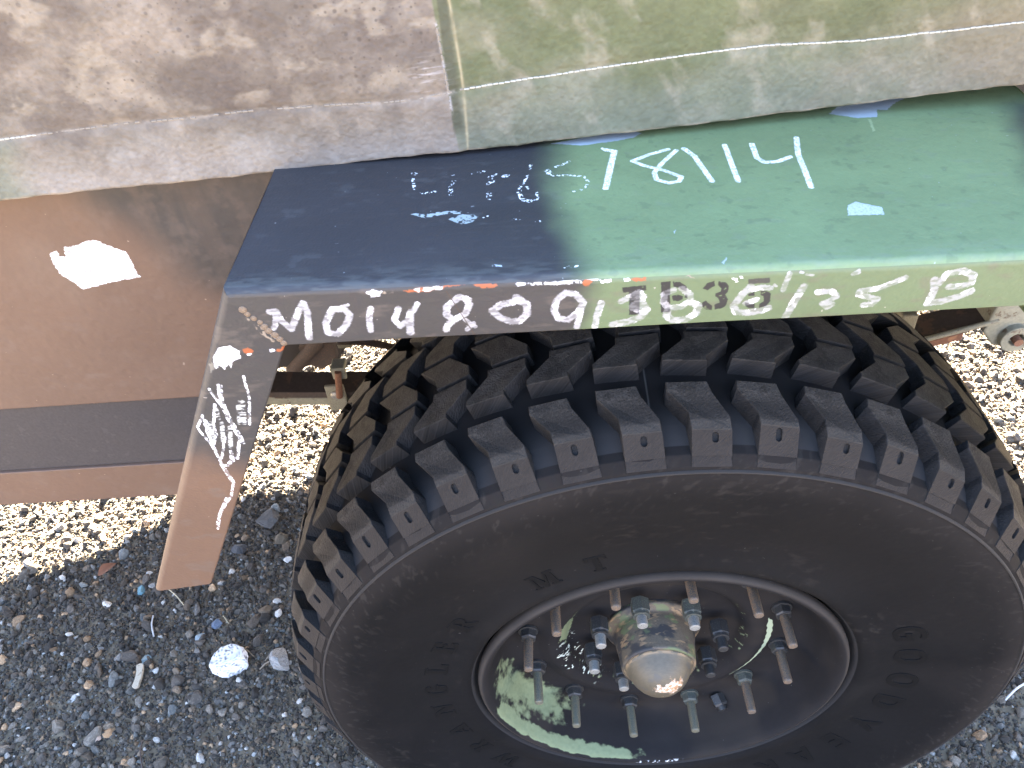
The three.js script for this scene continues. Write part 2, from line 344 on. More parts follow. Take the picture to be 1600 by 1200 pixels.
{
  const R = rng(77), shapes = [];
  for (let k = 0; k < 6; k++) {
    const g = new THREE.IcosahedronGeometry(1, k < 3 ? 1 : 2), p = g.attributes.position, v = new THREE.Vector3(), cuts = [];
    for (let i = 0; i < 10; i++) cuts.push([new THREE.Vector3(R() - 0.5, R() - 0.5, R() - 0.5).normalize(), 0.50 + 0.3 * R()]);
    for (let i = 0; i < p.count; i++) {
      v.fromBufferAttribute(p, i); const a = v.clone().normalize();
      let r = 0.72 + 0.55 * fbm(a.x * 1.7 + k * 7 + 4, a.y * 1.7 + a.z * 1.3 + 3, 3); v.copy(a).multiplyScalar(r);
      for (const [n, d] of cuts) { const e = v.dot(n) - d; if (e > 0) v.addScaledVector(n, -e * 0.85); }
      p.setXYZ(i, v.x, v.y, v.z);
    }
    g.computeVertexNormals(); shapes.push(g);
  }
  const tone = R => {
    const t = R(), k = 0.4 + 1.2 * R();
    if (t < 0.58) return [0.084 * k, 0.072 * k, 0.059 * k];
    if (t < 0.74) return [0.17 * k, 0.15 * k, 0.122 * k];
    if (t < 0.84) return [0.17 * k, 0.128 * k, 0.088 * k];
    if (t < 0.90) return [0.15 * k, 0.155 * k, 0.145 * k];
    if (t < 0.945) return [0.36 * k, 0.24 * k, 0.14 * k];
    if (t < 0.975) return [0.45 * k, 0.43 * k, 0.39 * k];
    return [0.16 * k, 0.15 * k, 0.135 * k];
  };
  const grain = wornMap([0.62, 0.62, 0.62], [1, 1, 1], 0.1, 30, 5, 256); grain.repeat.set(1, 1);
  const mat = new THREE.MeshStandardMaterial({ map: grain, roughness: 0.95 });
  const root = new THREE.Group(); root.name = 'gravel'; root.userData = { kind: 'stuff', label: 'loose dark crushed gravel covering the yard', category: 'gravel' }; scene.add(root);
  const spots = [], fines = [];
  const add = (n, x0, z0, x1, z1, r0, r1, h) => { for (let i = 0; i < n; i++) { const s = r0 + (r1 - r0) * Math.pow(R(), 2.4); spots.push([x0 + (x1 - x0) * R(), s * (0.1 + h * R()), z0 + (z1 - z0) * R(), s]); } };
  add(185000, -1.75, -1.7, 0.35, 0.35, 0.0024, 0.0060, 0.66);
  add(80000, 0.35, -1.7, 1.5, 0.35, 0.0024, 0.0060, 0.66);
  add(17000, -1.75, -1.7, 1.5, 0.35, 0.0055, 0.0105, 0.8);
  add(1300, -1.75, -1.7, 1.5, 0.35, 0.010, 0.017, 0.6);
  add(30000, -3, -3.6, 2.6, -1.7, 0.006, 0.012, 0.7);
  add(16000, -2.6, 0.35, 2.4, 1.8, 0.006, 0.012, 0.7);
  for (let i = 0; i < 110000; i++) { const s = 0.0010 + 0.0012 * R(); fines.push([-1.75 + 3.25 * R(), 0.003 + 0.003 * R(), -1.7 + 2.05 * R(), s]); }
  const m = new THREE.Matrix4(), q = new THREE.Quaternion(), e = new THREE.Euler(), col = new THREE.Color();
  shapes.forEach((g, k) => {
    const mine = spots.filter((s, i) => i % shapes.length === k), im = new THREE.InstancedMesh(g, mat, mine.length);
    mine.forEach(([x, y, z, s], i) => {
      e.set(R() * 6.3, R() * 6.3, R() * 6.3); q.setFromEuler(e);
      m.compose(new THREE.Vector3(x, y, z), q, new THREE.Vector3(s * (0.8 + 0.5 * R()), s * (0.6 + 0.4 * R()), s * (0.8 + 0.4 * R()))); im.setMatrixAt(i, m);
      im.setColorAt(i, col.setRGB(...tone(R)));
    });
    im.name = 'gravel_stones';
    // paler sandy fines filling the gaps
    if (k === 0) { const fm = new THREE.InstancedMesh(new THREE.IcosahedronGeometry(1, 0), mat, fines.length); fines.forEach(([x, y, z, s], i) => { e.set(R() * 6, R() * 6, R() * 6); q.setFromEuler(e); m.compose(new THREE.Vector3(x, y, z), q, new THREE.Vector3(s, s, s)); fm.setMatrixAt(i, m); const b = 0.6 + 0.8 * R(); fm.setColorAt(i, col.setRGB(0.16 * b, 0.118 * b, 0.074 * b)); }); fm.name = 'gravel_fines'; fm.castShadow = fm.receiveShadow = true; fm.userData.kind = 'stuff'; root.add(fm); } im.castShadow = im.receiveShadow = true; im.userData.kind = 'stuff'; root.add(im);
  });
}

// ---------------------------------------------------------------- the trailer
const trailer = thing('military_trailer', 'camouflage painted military trailer with a big black off-road tyre', 'trailer', [0, HUB, 0]);
// fender outline: outer fold line P and lower edge of the lip Q, front leg to rear leg
const P = [[-0.529, 0.292], [-0.344, 0.650], [0.344, 0.628], [0.50, 0.285]], Q = [[-0.467, 0.300], [-0.312, 0.597], [0.312, 0.586], [0.445, 0.292]], LIPZ = 0.03, FOLD = 0.008;
const topY = x => mix(P[1][1], P[2][1], (x - P[1][0]) / (P[2][0] - P[1][0]));
const fenderTop = (() => {
  const S = sheet(2048, 1024, -0.36, -0.36, 0.36, 0.05);
  const chalk = strokes(S, TOP_CHALK), faint = strokes(S, TOP_FAINT), pale = new Float32Array(S.w * S.h), bluish = new Float32Array(S.w * S.h), peel = new Float32Array(S.w * S.h), tan = new Float32Array(S.w * S.h);
  for (const [k, s] of TOP_BLOBS) blob(S, s, { S: pale, B: bluish, P: peel, C: tan }[k]);
  const map = colourMap(S.w, S.h, (u, v, c, i) => {
    const x = S.x0 + u * (S.x1 - S.x0), z = S.y0 + v * (S.y1 - S.y0);
    const w = (fbm(x * 25 + 3, z * 25, 3) - 0.5) * 0.03, fine = fbm(x * 300, z * 300, 3), wide = fbm(x * 14, z * 20, 4), streak = fbm(x * 30, z * 400, 3);
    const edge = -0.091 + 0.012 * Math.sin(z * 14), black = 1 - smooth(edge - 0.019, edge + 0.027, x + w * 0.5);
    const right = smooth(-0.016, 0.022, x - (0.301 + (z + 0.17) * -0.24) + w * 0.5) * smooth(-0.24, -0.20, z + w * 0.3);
    const k = 0.84 + 0.22 * wide + 0.12 * fine;
    c[0] = PAINT.green[0] * k; c[1] = PAINT.green[1] * k; c[2] = PAINT.green[2] * k;
    mix3(c, [0.07, 0.10, 0.055], smooth(0.66, 0.8, fbm(x * 110 + 9, z * 110, 3)) * 0.3);
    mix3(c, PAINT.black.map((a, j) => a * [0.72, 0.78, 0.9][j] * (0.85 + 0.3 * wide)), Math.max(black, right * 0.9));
    mix3(c, [0.14, 0.15, 0.15], smooth(0.64, 0.82, streak) * 0.04 + smooth(0.66, 0.8, fbm(x * 60, z * 90 + 4, 5)) * 0.12);
    // scuffing along the fold
    mix3(c, [0.20, 0.22, 0.20], smooth(0.0, 0.02, z) * 0.14 * smooth(0.3, 0.7, fbm(x * 80, z * 300, 3)));
    const grain = smooth(0.25, 0.55, fbm(x * 1100, z * 1100, 2));
    mix3(c, [0.86, 0.88, 0.88], chalk[i] * mix(0.25, 1, grain) * mix(0.75, 1, smooth(0.3, 0.5, fbm(x * 130, z * 130, 2))));
    mix3(c, [0.75, 0.80, 0.82], faint[i] * smooth(0.56, 0.64, fbm(x * 620, z * 620, 3) + (x > -0.13 ? 0.05 : 0)) * 0.95);
    mix3(c, PAINT.pale, pale[i] * smooth(0.32, 0.5, fbm(x * 420, z * 420, 3)));
    mix3(c, [0.40, 0.46, 0.52], bluish[i] * mix(0.6, 1, grain)); mix3(c, PAINT.bare, peel[i] * mix(0.75, 1, wide)); mix3(c, [0.24, 0.30, 0.16], tan[i]);
    if (fbm(x * 240 + 90, z * 240, 2) > 0.93) mix3(c, [0.4, 0.44, 0.45], 0.35);
  });
  const bump = greyMap(1024, 512, (u, v) => 0.5 + 0.5 * (fbm(u * 60, v * 34, 3) - 0.5) + 0.2 * (fbm(u * 500, v * 284, 2) - 0.5));
  const mat = new THREE.MeshStandardMaterial({ map, bumpMap: bump, bumpScale: 0.0012, roughness: 0.62, side: THREE.DoubleSide });
  const nA = 5, zs = []; for (let k = 0; k <= 24; k++) zs.push(-0.36 + (LIPZ - FOLD + 0.36) * k / 24);
  const rows = zs.map(z => [0, z, z]); for (let k = 1; k <= nA; k++) { const a = k / nA * Math.PI / 3; rows.push([FOLD * (1 - Math.cos(a)), LIPZ - FOLD + FOLD * Math.sin(a), LIPZ - FOLD + FOLD * a]); }
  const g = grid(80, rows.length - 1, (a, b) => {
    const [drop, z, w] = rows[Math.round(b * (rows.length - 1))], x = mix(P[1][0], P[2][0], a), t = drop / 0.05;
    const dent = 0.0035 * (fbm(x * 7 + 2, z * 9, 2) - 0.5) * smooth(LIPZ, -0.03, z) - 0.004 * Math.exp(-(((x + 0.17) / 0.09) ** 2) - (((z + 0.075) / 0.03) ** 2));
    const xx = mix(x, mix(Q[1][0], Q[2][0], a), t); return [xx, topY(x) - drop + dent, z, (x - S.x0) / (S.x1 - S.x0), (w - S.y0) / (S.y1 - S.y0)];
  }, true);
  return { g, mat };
})();
const fender = part('fender', fenderTop.g, fenderTop.mat, trailer, 'flat steel fender over the wheel, black and green, chalked with numbers');
{ // the turned-down lip with its front and rear legs
  const S = sheet(2048, 1024, -0.56, 0.26, 0.40, 0.68);
  const A = () => new Float32Array(S.w * S.h), marker = strokes(S, LIP_MARKER), leg = strokes(S, LEG_MARKER), faint = strokes(S, LEG_FAINT), B = { W: A(), O: A(), G: A(), S: A(), C: A(), K: A(), k: A() };
  for (const [k, s] of LIP_BLOBS) blob(S, s, B[k], 'Kk'.includes(k) ? 0.0004 : 0.001);
  const map = colourMap(S.w, S.h, (u, v, c, i) => {
    const x = S.x0 + u * (S.x1 - S.x0), y = S.y0 + v * (S.y1 - S.y0);
    const w = fbm(x * 30 + 3, y * 30, 3) - 0.5, fine = fbm(x * 320, y * 320, 3), wide = fbm(x * 14, y * 20, 4), k = 0.85 + 0.2 * wide + 0.1 * fine;
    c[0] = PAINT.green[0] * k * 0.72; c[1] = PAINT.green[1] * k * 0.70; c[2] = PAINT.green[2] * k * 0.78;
    const e = -0.083 + (y - 0.615) * 0.5; mix3(c, PAINT.black.map(a => a * (0.9 + 0.2 * wide) * 1.12), 1 - smooth(e - 0.013, e + 0.013, x + w * 0.025));
    mix3(c, PAINT.brown.map(a => a * k), 1 - smooth(0.455, 0.505, y + (x + 0.42) * 0.35 + w * 0.03) );
    // grime and scratches
    mix3(c, [0.11, 0.09, 0.075], smooth(0.62, 0.8, fbm(x * 50, y * 120, 4)) * 0.35);
    if (fbm(x * 260 + 70, y * 260, 2) > 0.925) mix3(c, [0.4, 0.36, 0.32], 0.5);
    mix3(c, [0.017, 0.016, 0.018], B.K[i] * smooth(0.15, 0.3, fine) * 0.97); mix3(c, [0.035, 0.032, 0.033], B.k[i] * 0.9);
    mix3(c, [0.15, 0.14, 0.12], B.G[i] * 0.8); mix3(c, [0.22, 0.18, 0.14], B.C[i] * smooth(0.35, 0.5, fbm(x * 380, y * 380, 2)));
    mix3(c, PAINT.rust, B.O[i] * mix(0.8, 1, fine)); mix3(c, [0.52, 0.52, 0.50], B.S[i] * smooth(0.3, 0.45, fbm(x * 500, y * 300, 3)));
    mix3(c, [0.80, 0.80, 0.82], B.W[i]);
    const g = smooth(0.28, 0.62, fbm(x * 620 + y * 200, y * 620, 3));
    mix3(c, [0.34, 0.335, 0.35], marker[i] * (1 - 0.55 * Math.max(B.K[i], B.k[i])) * mix(x > -0.075 ? 0.25 : 0.42, x > -0.075 ? 0.66 : 0.86, smooth(0.3, 0.6, fbm(x * 240 - y * 90, y * 500, 3)))); mix3(c, [0.58, 0.57, 0.59], marker[i] * (1 - 0.6 * Math.max(B.K[i], B.k[i])) * smooth(0.53, 0.66, fbm(x * 170 + 5, y * 170, 3)) * mix(0.4, 1, g));
    mix3(c, [0.46, 0.47, 0.45], faint[i] * smooth(0.36, 0.56, fbm(x * 260, y * 900, 3)) * 0.85);
    mix3(c, [0.84, 0.84, 0.86], smooth(0.25, 0.6, leg[i] - 0.9 * smooth(0.44, 0.60, fbm(x * 520 + 7, y * 300, 3)) + 0.22) * leg[i]);
    // hairline crack through the third digit
    const d = Math.abs((x + 0.1765) * 0.93 + (y - 0.618) * 0.36); if (d < 0.00045 && y > 0.59 && y < 0.637) mix3(c, [0.05, 0.035, 0.025], 0.8);
  });
  const bump = greyMap(1024, 512, (u, v) => 0.5 + 0.4 * (fbm(u * 70, v * 32, 3) - 0.5) + 0.2 * (fbm(u * 600, v * 280, 2) - 0.5));
  const mat = new THREE.MeshStandardMaterial({ map, bumpMap: bump, bumpScale: 0.0012, roughness: 0.58, side: THREE.DoubleSide });
  const segs = [[0, 1], [1, 2], [2, 3]], gs = [];
  for (const [a, b] of segs) {
    const n = a === 1 ? 60 : 24;
    // rounded edge from the fold (legs) or from the middle of the fold (top), across the face, over the lower edge, and back inside
    const rows = []; const a0 = a === 1 ? Math.PI / 3 : 0;
    if (a !== 1) rows.push([0, LIPZ - FOLD]);
    for (let k = 0; k <= 4; k++) { const t = a0 + (Math.PI / 2 - a0) * k / 4; rows.push([FOLD * (1 - Math.cos(t)), LIPZ - FOLD + FOLD * Math.sin(t)]); }
    const face = rows.length; const full = 1;
    rows.push(['q', LIPZ, 0.5], ['q', LIPZ, 0.97], ['q', LIPZ - 0.0012, 1], ['q', LIPZ - 0.003, 1], ['q', LIPZ - 0.006, 0.9]);
    gs.push(grid(n, rows.length - 1, (s, t) => {
      const row = rows[Math.round(t * (rows.length - 1))], px = mix(P[a][0], P[b][0], s), py = mix(P[a][1], P[b][1], s), qx = mix(Q[a][0], Q[b][0], s), qy = mix(Q[a][1], Q[b][1], s);
      const L = Math.hypot(qx - px, qy - py), f = row[0] === 'q' ? row[2] : row[0] / L, wob = 0.0012 * (fbm(px * 9, py * 9, 2) - 0.5) * (row[0] === 'q' ? 1 : 0.3);
      const x = mix(px, qx, f), y = mix(py, qy, f); return [x, y, row[1] + wob, (x - S.x0) / (S.x1 - S.x0), (y - S.y0) / (S.y1 - S.y0)];
    }, true));
  }
  part('fender_lip', merge(gs), mat, fender, 'front lip and slanting leg of the fender with white marker writing and black stencilled letters');
  // leg plates running back from the lip to the body side
  const plate = (p, q, z0, z1) => grid(6, 6, (s, t) => [mix(p[0], q[0], s), mix(p[1], q[1], s), mix(z0, z1, t), s * 0.4, t * 0.2]);
  part('fender_leg_plate', plate(P[0], P[1], -0.185, LIPZ - FOLD), std(PAINT.brown, 0.6), fender); part('fender_leg_plate', plate(P[2], P[3], -0.36, LIPZ - FOLD), std(PAINT.green, 0.6), fender);
  // weld bead across the corner of the lip
  const bead = []; const R = rng(4); for (let k = 0; k < 9; k++) { const t = k / 8, g = new THREE.SphereGeometry(0.0022 + 0.0012 * R(), 8, 6); g.scale(1, 1, 0.35); g.translate(mix(-0.333, -0.312, t) + 0.002 * (R() - 0.5), mix(0.633, 0.600, t), LIPZ + 0.0002); bead.push(g); }
  part('weld_bead', merge(bead), worn([0.12, 0.085, 0.06], [0.30, 0.24, 0.16], 0.05, 0.8, 51), fender);
}
{ // body side panel with its dark sill stripe and lower flange
  const S = sheet(1024, 1024, -1.15, 0.17, -0.33, 0.75), patch = blob(S, PANEL_PATCH, new Float32Array(S.w * S.h), 0.001);
  const map = colourMap(S.w, S.h, (u, v, c, i) => {
    const x = S.x0 + u * (S.x1 - S.x0), y = S.y0 + v * (S.y1 - S.y0), w = fbm(x * 16, y * 16, 3) - 0.5, wide = fbm(x * 9, y * 9, 4), fine = fbm(x * 260, y * 260, 3);
    const k = 0.86 + 0.22 * wide + 0.1 * fine; c[0] = PAINT.brown[0] * k; c[1] = PAINT.brown[1] * k; c[2] = PAINT.brown[2] * k;
    const t = (y - 0.50) + (x + 0.455) * 1.45; // dark sprayed patch towards the leg
    mix3(c, [0.034, 0.029, 0.026].map(a => a * (0.85 + 0.4 * wide)), smooth(-0.045, 0.035, t * 0.8 + w * 0.03) * smooth(0.46, 0.52, y + (x + 0.40) * -0.25));
    mix3(c, [0.14, 0.10, 0.078], smooth(0.55, 0.85, fbm(x * 60, y * 70, 5)) * 0.22);
    if (fbm(x * 190 + 30, y * 190, 2) > 0.93) mix3(c, [0.36, 0.27, 0.2], 0.6);
    const run = smooth(0.5, 0.75, fbm(x * 55, y * 5 + 3, 4)) * smooth(0.38, 0.66, y); mix3(c, [0.10, 0.066, 0.046], run * 0.30); mix3(c, [0.15, 0.105, 0.075], smooth(0.50, 0.8, fbm(x * 13 + 3, y * 15, 5)) * 0.3); mix3(c, [0.09, 0.066, 0.052], smooth(0.5, 0.8, fbm(x * 70 + 20, y * 80, 5)) * smooth(-0.02, 0.05, t) * 0.4);
    const holes = smooth(0.73, 0.78, fbm(x * 300, y * 380, 2));
    mix3(c, [0.86, 0.86, 0.87], patch[i] * (1 - 0.7 * holes));
  });
  const pbump = greyMap(512, 512, (u, v) => 0.5 + 0.8 * (fbm(u * 5, v * 4, 3) - 0.5) + 0.08 * (fbm(u * 120, v * 85, 3) - 0.5));
  const mat = new THREE.MeshStandardMaterial({ map, bumpMap: pbump, bumpScale: 0.006, roughness: 0.62, side: THREE.DoubleSide });
  const uvp = g => { const p = g.attributes.position, t = g.attributes.uv; for (let i = 0; i < p.count; i++) t.setXY(i, (p.getX(i) - S.x0) / (S.x1 - S.x0), (p.getY(i) - S.y0) / (S.y1 - S.y0)); return g; };
  const slab = (pts, z0, z1) => { const g = new THREE.ExtrudeGeometry(new THREE.Shape(pts.map(q => new THREE.Vector2(...q))), { depth: z1 - z0 - 0.003, bevelEnabled: true, bevelThickness: 0.0015, bevelSize: 0.0015, bevelOffset: -0.0015, bevelSegments: 2 }); g.translate(0, 0, z0 + 0.0015); return g; };
  const cut = y => y > 0.292 ? mix(P[0][0], P[1][0], (y - 0.292) / 0.358) + 0.002 : -0.527 - (0.292 - y) * 0.6;
  const side = part('side_panel', uvp(slab([[-1.9, 0.357], [cut(0.357), 0.357], [cut(0.60), 0.60], [cut(0.648), 0.648], [-0.346, 0.84], [-1.9, 0.84]], -0.206, -0.19)), mat, trailer, 'brown steel body side with a solid white paint patch');
  part('sill_stripe', slab([[-1.9, 0.250], [cut(0.25), 0.250], [cut(0.292), 0.292], [cut(0.357), 0.357], [-1.9, 0.357]], -0.208, -0.194), worn([0.036, 0.031, 0.031], [0.047, 0.041, 0.040], -0.03, 0.65, 61, 90), side, 'dark painted sill stripe along the body side');
  part('lower_flange', uvp(slab([[-1.9, 0.190], [cut(0.19), 0.190], [cut(0.25), 0.250], [-1.9, 0.250]], -0.209, -0.190)), mat, side);
  // box of the body behind it, its floor, far side and ends
  const S2 = [];
  S2.push(box(-1.9, 0.50, -2.0, 1.5, 0.53, -0.21), box(-1.9, 0.53, -2.0, -1.87, 1.2, -0.21), box(1.47, 0.53, -2.0, 1.5, 1.2, -0.21), box(-0.342, 0.53, -0.36, 1.5, 0.84, -0.34), box(-1.9, 0.84, -0.36, 1.5, 1.12, -0.34));
  part('cargo_box', merge(S2), M.inner, trailer);
  const far = new THREE.Shape([[-1.9, 0.27], [-1.38, 0.218], [-1.12, 0.185], [-1.02, 0.150], [-0.93, 0.128], [-0.74, 0.118], [-0.42, 0.10], [-0.36, 0.40], [0.36, 0.40], [0.42, 0.19], [1.5, 0.19], [1.5, 1.12], [-1.9, 1.12]].map(p => new THREE.Vector2(...p)));
  const fg = new THREE.ExtrudeGeometry(far, { depth: 0.016, bevelEnabled: false }); fg.translate(0, 0, -2.0); part('far_side_panel', fg, std(PAINT.brown, 0.6), trailer);
}

// ---------------------------------------------------------------- the wheel
const ZC = -0.155;
const crown = z => 0.472 - 0.024 * Math.pow(Math.abs(z - ZC) / 0.148, 3.2);
const D = Math.PI / 180;
{
  // rubber: fine grain, dust and scuffs; 0.25 m tile
  const rub = colourMap(1024, 1024, (u, v, c) => {
    const mm = (v * 0.36 - 0.33 - ZC) * 1000, x = u * 0.25, y = v * 0.36, wrap = (k, o) => mix(fbm(x * k, y * k, o), fbm((x - 0.25) * k, y * k, o), smooth(0.8, 1, u));
    const n = wrap(45, 5), f = wrap(700, 3), s = wrap(110, 4), a = Math.abs(mm + 5);
    const k = 0.55 + 0.5 * n + 0.35 * (f - 0.4); c[0] = c[1] = c[2] = 0.52 * k;
    // grey dust on the running surface, rubbed off towards the shoulder edge
    const dust = (1 - smooth(120, 131, a + (n - 0.5) * 16)) * smooth(0.30, 0.60, s); mix3(c, [0.92, 0.92, 0.92], dust * 0.55 + smooth(0.52, 0.64, f) * 0.30 * dust);
    mix3(c, [1, 0.99, 0.97], smooth(0.60, 0.70, f) * 0.5); mix3(c, [0.25, 0.25, 0.26], smooth(129, 134, a + (n - 0.5) * 10) * (1 - smooth(143, 148, a)) * 0.65);
    mix3(c, [0.95, 0.93, 0.9], smooth(147, 150, a) * (0.45 + 0.5 * n));
  }, true);
  const rubBump = greyMap(1024, 1024, (u, v) => fbm(u * 190, v * 270, 3), true);
  const treadMat = new THREE.MeshPhysicalMaterial({ map: rub, bumpMap: rubBump, bumpScale: 0.0007, roughness: 0.85, specularIntensity: 0.55, vertexColors: true, side: THREE.DoubleSide });
  rub.wrapT = THREE.ClampToEdgeWrapping;
  // carcass and sidewall
  const out = [[0.224, -0.022], [0.2312, -0.014], [0.2345, -0.004], [0.240, 0.0025], [0.248, 0.0045], [0.262, 0.003], [0.285, 0.0035], [0.315, 0.009], [0.35, 0.0165], [0.385, 0.021], [0.405, 0.0205], [0.4125, 0.0192]];
  const prof = [...soften(out, 4), [0.4132, 0.0176], [0.4165, 0.0170], [0.4185, 0.0164], [0.4262, 0.0100], [0.4270, 0.0085], [0.4278, 0.003], [0.4325, -0.009], [0.441, -0.038], [0.4525, -0.08], [0.4555, -0.12], [0.456, ZC]];
  const full = [...prof, ...prof.slice(0, -1).reverse().map(([r, z]) => [r, 2 * ZC - z])];
  const W = 2048, H = 1024, L = [0]; for (let k = 1; k < full.length; k++) L.push(L[k - 1] + Math.hypot(full[k][0] - full[k - 1][0], full[k][1] - full[k - 1][1]));
  const tot = L[L.length - 1], rAt = v => { const s = v * tot; let k = 1; while (k < L.length - 1 && L[k] < s) k++; return [mix(full[k - 1][0], full[k][0], (s - L[k - 1]) / (L[k] - L[k - 1])), mix(full[k - 1][1], full[k][1], (s - L[k - 1]) / (L[k] - L[k - 1]))]; };
  const rowRZ = []; for (let j = 0; j < H; j++) rowRZ.push(rAt((j + 0.5) / H));
  const map = colourMap(W, H, (u, v, c) => {
    const [r, z] = rowRZ[Math.min(H - 1, Math.floor(v * H))], a = (u - 0.5) * 2 * Math.PI, x = r * Math.cos(a), y = r * Math.sin(a);
    const n = fbm(x * 18 + 40, y * 18 + z * 30, 5), f = fbm(x * 260, y * 260 + z * 200, 3), wide = fbm(x * 7 + 9, y * 7, 3);
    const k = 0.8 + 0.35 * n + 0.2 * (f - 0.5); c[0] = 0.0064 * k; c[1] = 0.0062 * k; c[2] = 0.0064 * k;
    if (z > -0.02) {
      const dust = smooth(0.375, 0.415, r) * 0.55 + 0.25 * smooth(0.5, 0.75, wide); mix3(c, [0.025, 0.0215, 0.0195], dust * (0.5 + 0.5 * n));
      // faint scuffs and smears of dried mud
      const arc = smooth(0.60, 0.78, fbm(a * 26 + r * 30, r * 150, 4)) * smooth(0.48, 0.68, fbm(x * 9, y * 9 + 7, 3)); mix3(c, [0.045, 0.039, 0.034], arc * 0.22);
      const sc = smooth(0.64, 0.76, fbm(a * 70 + r * 160, r * 60 - a * 30, 3)); mix3(c, [0.07, 0.062, 0.055], sc * 0.18 * smooth(0.34, 0.41, r));
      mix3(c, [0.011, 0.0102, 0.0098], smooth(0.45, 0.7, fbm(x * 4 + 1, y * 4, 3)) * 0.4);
    } else mix3(c, [0.012, 0.0115, 0.0115], 0.9 * smooth(0.436, 0.446, r)); if (z < -0.0 && z > -0.06) mix3(c, [0.032, 0.031, 0.031], 0.8 * (1 - smooth(0.434, 0.444, r)));
    if (fbm(x * 330, y * 330 + z * 90, 2) > 0.935) mix3(c, [0.15, 0.14, 0.13], 0.4);
  });
  const bump = greyMap(1024, 512, (u, v) => 0.5 + 0.3 * (fbm(u * 300, v * 90, 4) - 0.5));
  const sideMat = new THREE.MeshPhysicalMaterial({ map, bumpMap: bump, bumpScale: 0.0010, roughness: 0.85, specularIntensity: 0.2, side: THREE.DoubleSide });
  const tyre = part('tyre', revolve(full, 180, true), sideMat, trailer, 'big black off-road tyre with chunky zigzag tread');

  const DEG = 0.472 * D * 1000; // millimetres of tread per degree
  const pos = (deg, v, depth) => { const z = ZC + v / 1000, r = crown(z) - depth; return [r * Math.cos(deg * D), r * Math.sin(deg * D), z]; };
  const ring = deg => [0.4185 * Math.cos(deg * D), 0.4185 * Math.sin(deg * D), 0.0172];
  function inset(poly, d) { // polygon of [deg, v], moved inward by d millimetres
    const q = poly.map(([a, v]) => [a * DEG, v]), n = q.length; let area = 0; for (let i = 0; i < n; i++) { const [x, y] = q[i], [X, Y] = q[(i + 1) % n]; area += x * Y - X * y; } const s = Math.sign(area);
    return q.map((p, i) => {
      const a = q[(i + n - 1) % n], b = q[(i + 1) % n], e1 = [p[0] - a[0], p[1] - a[1]], e2 = [b[0] - p[0], b[1] - p[1]], l1 = Math.hypot(...e1), l2 = Math.hypot(...e2);
      const n1 = [-e1[1] / l1 * s, e1[0] / l1 * s], n2 = [-e2[1] / l2 * s, e2[0] / l2 * s], m = [n1[0] + n2[0], n1[1] + n2[1]], k = d / Math.max(0.45, 1 + n1[0] * n2[0] + n1[1] * n2[1]);
      return [(p[0] + m[0] * k) / DEG, p[1] + m[1] * k];
    });
  }
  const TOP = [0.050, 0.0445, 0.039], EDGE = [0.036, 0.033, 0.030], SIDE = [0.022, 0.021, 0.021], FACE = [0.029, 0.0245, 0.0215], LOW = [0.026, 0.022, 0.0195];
  function block(poly, seed, face) {
    const R = rng(seed), p = [], t = [], col = [], ou = R() * 0.5, ov = R() * 0.5;
    const tri = (A, B, C, c) => { for (const q of [A, B, C]) { p.push(...q); t.push(ou + Math.atan2(q[1], q[0]) * 0.472 / 0.25 + Math.hypot(q[0], q[1]) * 4.7, (q[2] + 0.33) / 0.36); col.push(...c); } };
    const quad = (A, B, C, E, c) => { tri(A, B, C, c); tri(A, C, E, c); };
    const n = poly.length, top = inset(poly, 0.6), low = inset(poly, -1.4);
    const r2 = top.map(q => pos(q[0], q[1], 0)), r1 = poly.map(q => pos(q[0], q[1], 0.0007)), r0 = low.map((q, i) => face && (i === face[0] || i === face[1]) ? ring(q[0]) : pos(q[0], q[1], 0.0185));
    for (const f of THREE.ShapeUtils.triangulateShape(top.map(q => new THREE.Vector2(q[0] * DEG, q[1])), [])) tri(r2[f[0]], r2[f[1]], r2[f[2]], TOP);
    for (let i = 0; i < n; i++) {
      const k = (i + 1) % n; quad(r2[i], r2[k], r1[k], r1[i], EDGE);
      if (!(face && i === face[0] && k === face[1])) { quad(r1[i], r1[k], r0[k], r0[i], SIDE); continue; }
      // shoulder face with its slot, a shallow step and the strip below it
      const A = r1[i], B = r1[k], C = r0[k], E = r0[i], F = (s, w, d = 0) => { const m = a => mix(mix(A[a], B[a], s), mix(E[a], C[a], s), w), q = [m(0), m(1), m(2)], l = Math.hypot(q[0], q[1]); return [q[0] - d * 0.75 * q[0] / l, q[1] - d * 0.75 * q[1] / l, q[2] - d * 0.66]; };
      const cut = 0.70, c0 = [[0, 0], [1, 0], [1, cut], [0, cut]], slot = []; const w0 = face[2], w1 = w0 + face[4];
      for (let m = 0; m < 6; m++) { const a = Math.PI * (1 + m / 5); slot.push([face[3] + 0.085 * Math.cos(a), w0 + 0.08 + 0.08 * Math.sin(a)]); } for (let m = 0; m < 6; m++) { const a = Math.PI * m / 5; slot.push([face[3] + 0.085 * Math.cos(a), w1 - 0.08 + 0.08 * Math.sin(a)]); }
      const V = a => a.map(q => new THREE.Vector2(q[0] * 34, q[1] * 34)), all = [...c0, ...slot];
      for (const f of THREE.ShapeUtils.triangulateShape(V(c0), [V(slot).reverse()])) { const idx = f.map(m => m < 4 ? all[m] : slot[slot.length - 1 - (m - 4)]); tri(F(...idx[0]), F(...idx[1]), F(...idx[2]), FACE); }
      for (let m = 0; m < slot.length; m++) { const a = slot[m], b = slot[(m + 1) % slot.length]; quad(F(...a), F(...b), F(b[0], b[1], 0.0035), F(a[0], a[1], 0.0035), SIDE); tri(F(a[0], a[1], 0.0035), F(b[0], b[1], 0.0035), F(face[3], (w0 + w1) / 2, 0.0035), SIDE); }
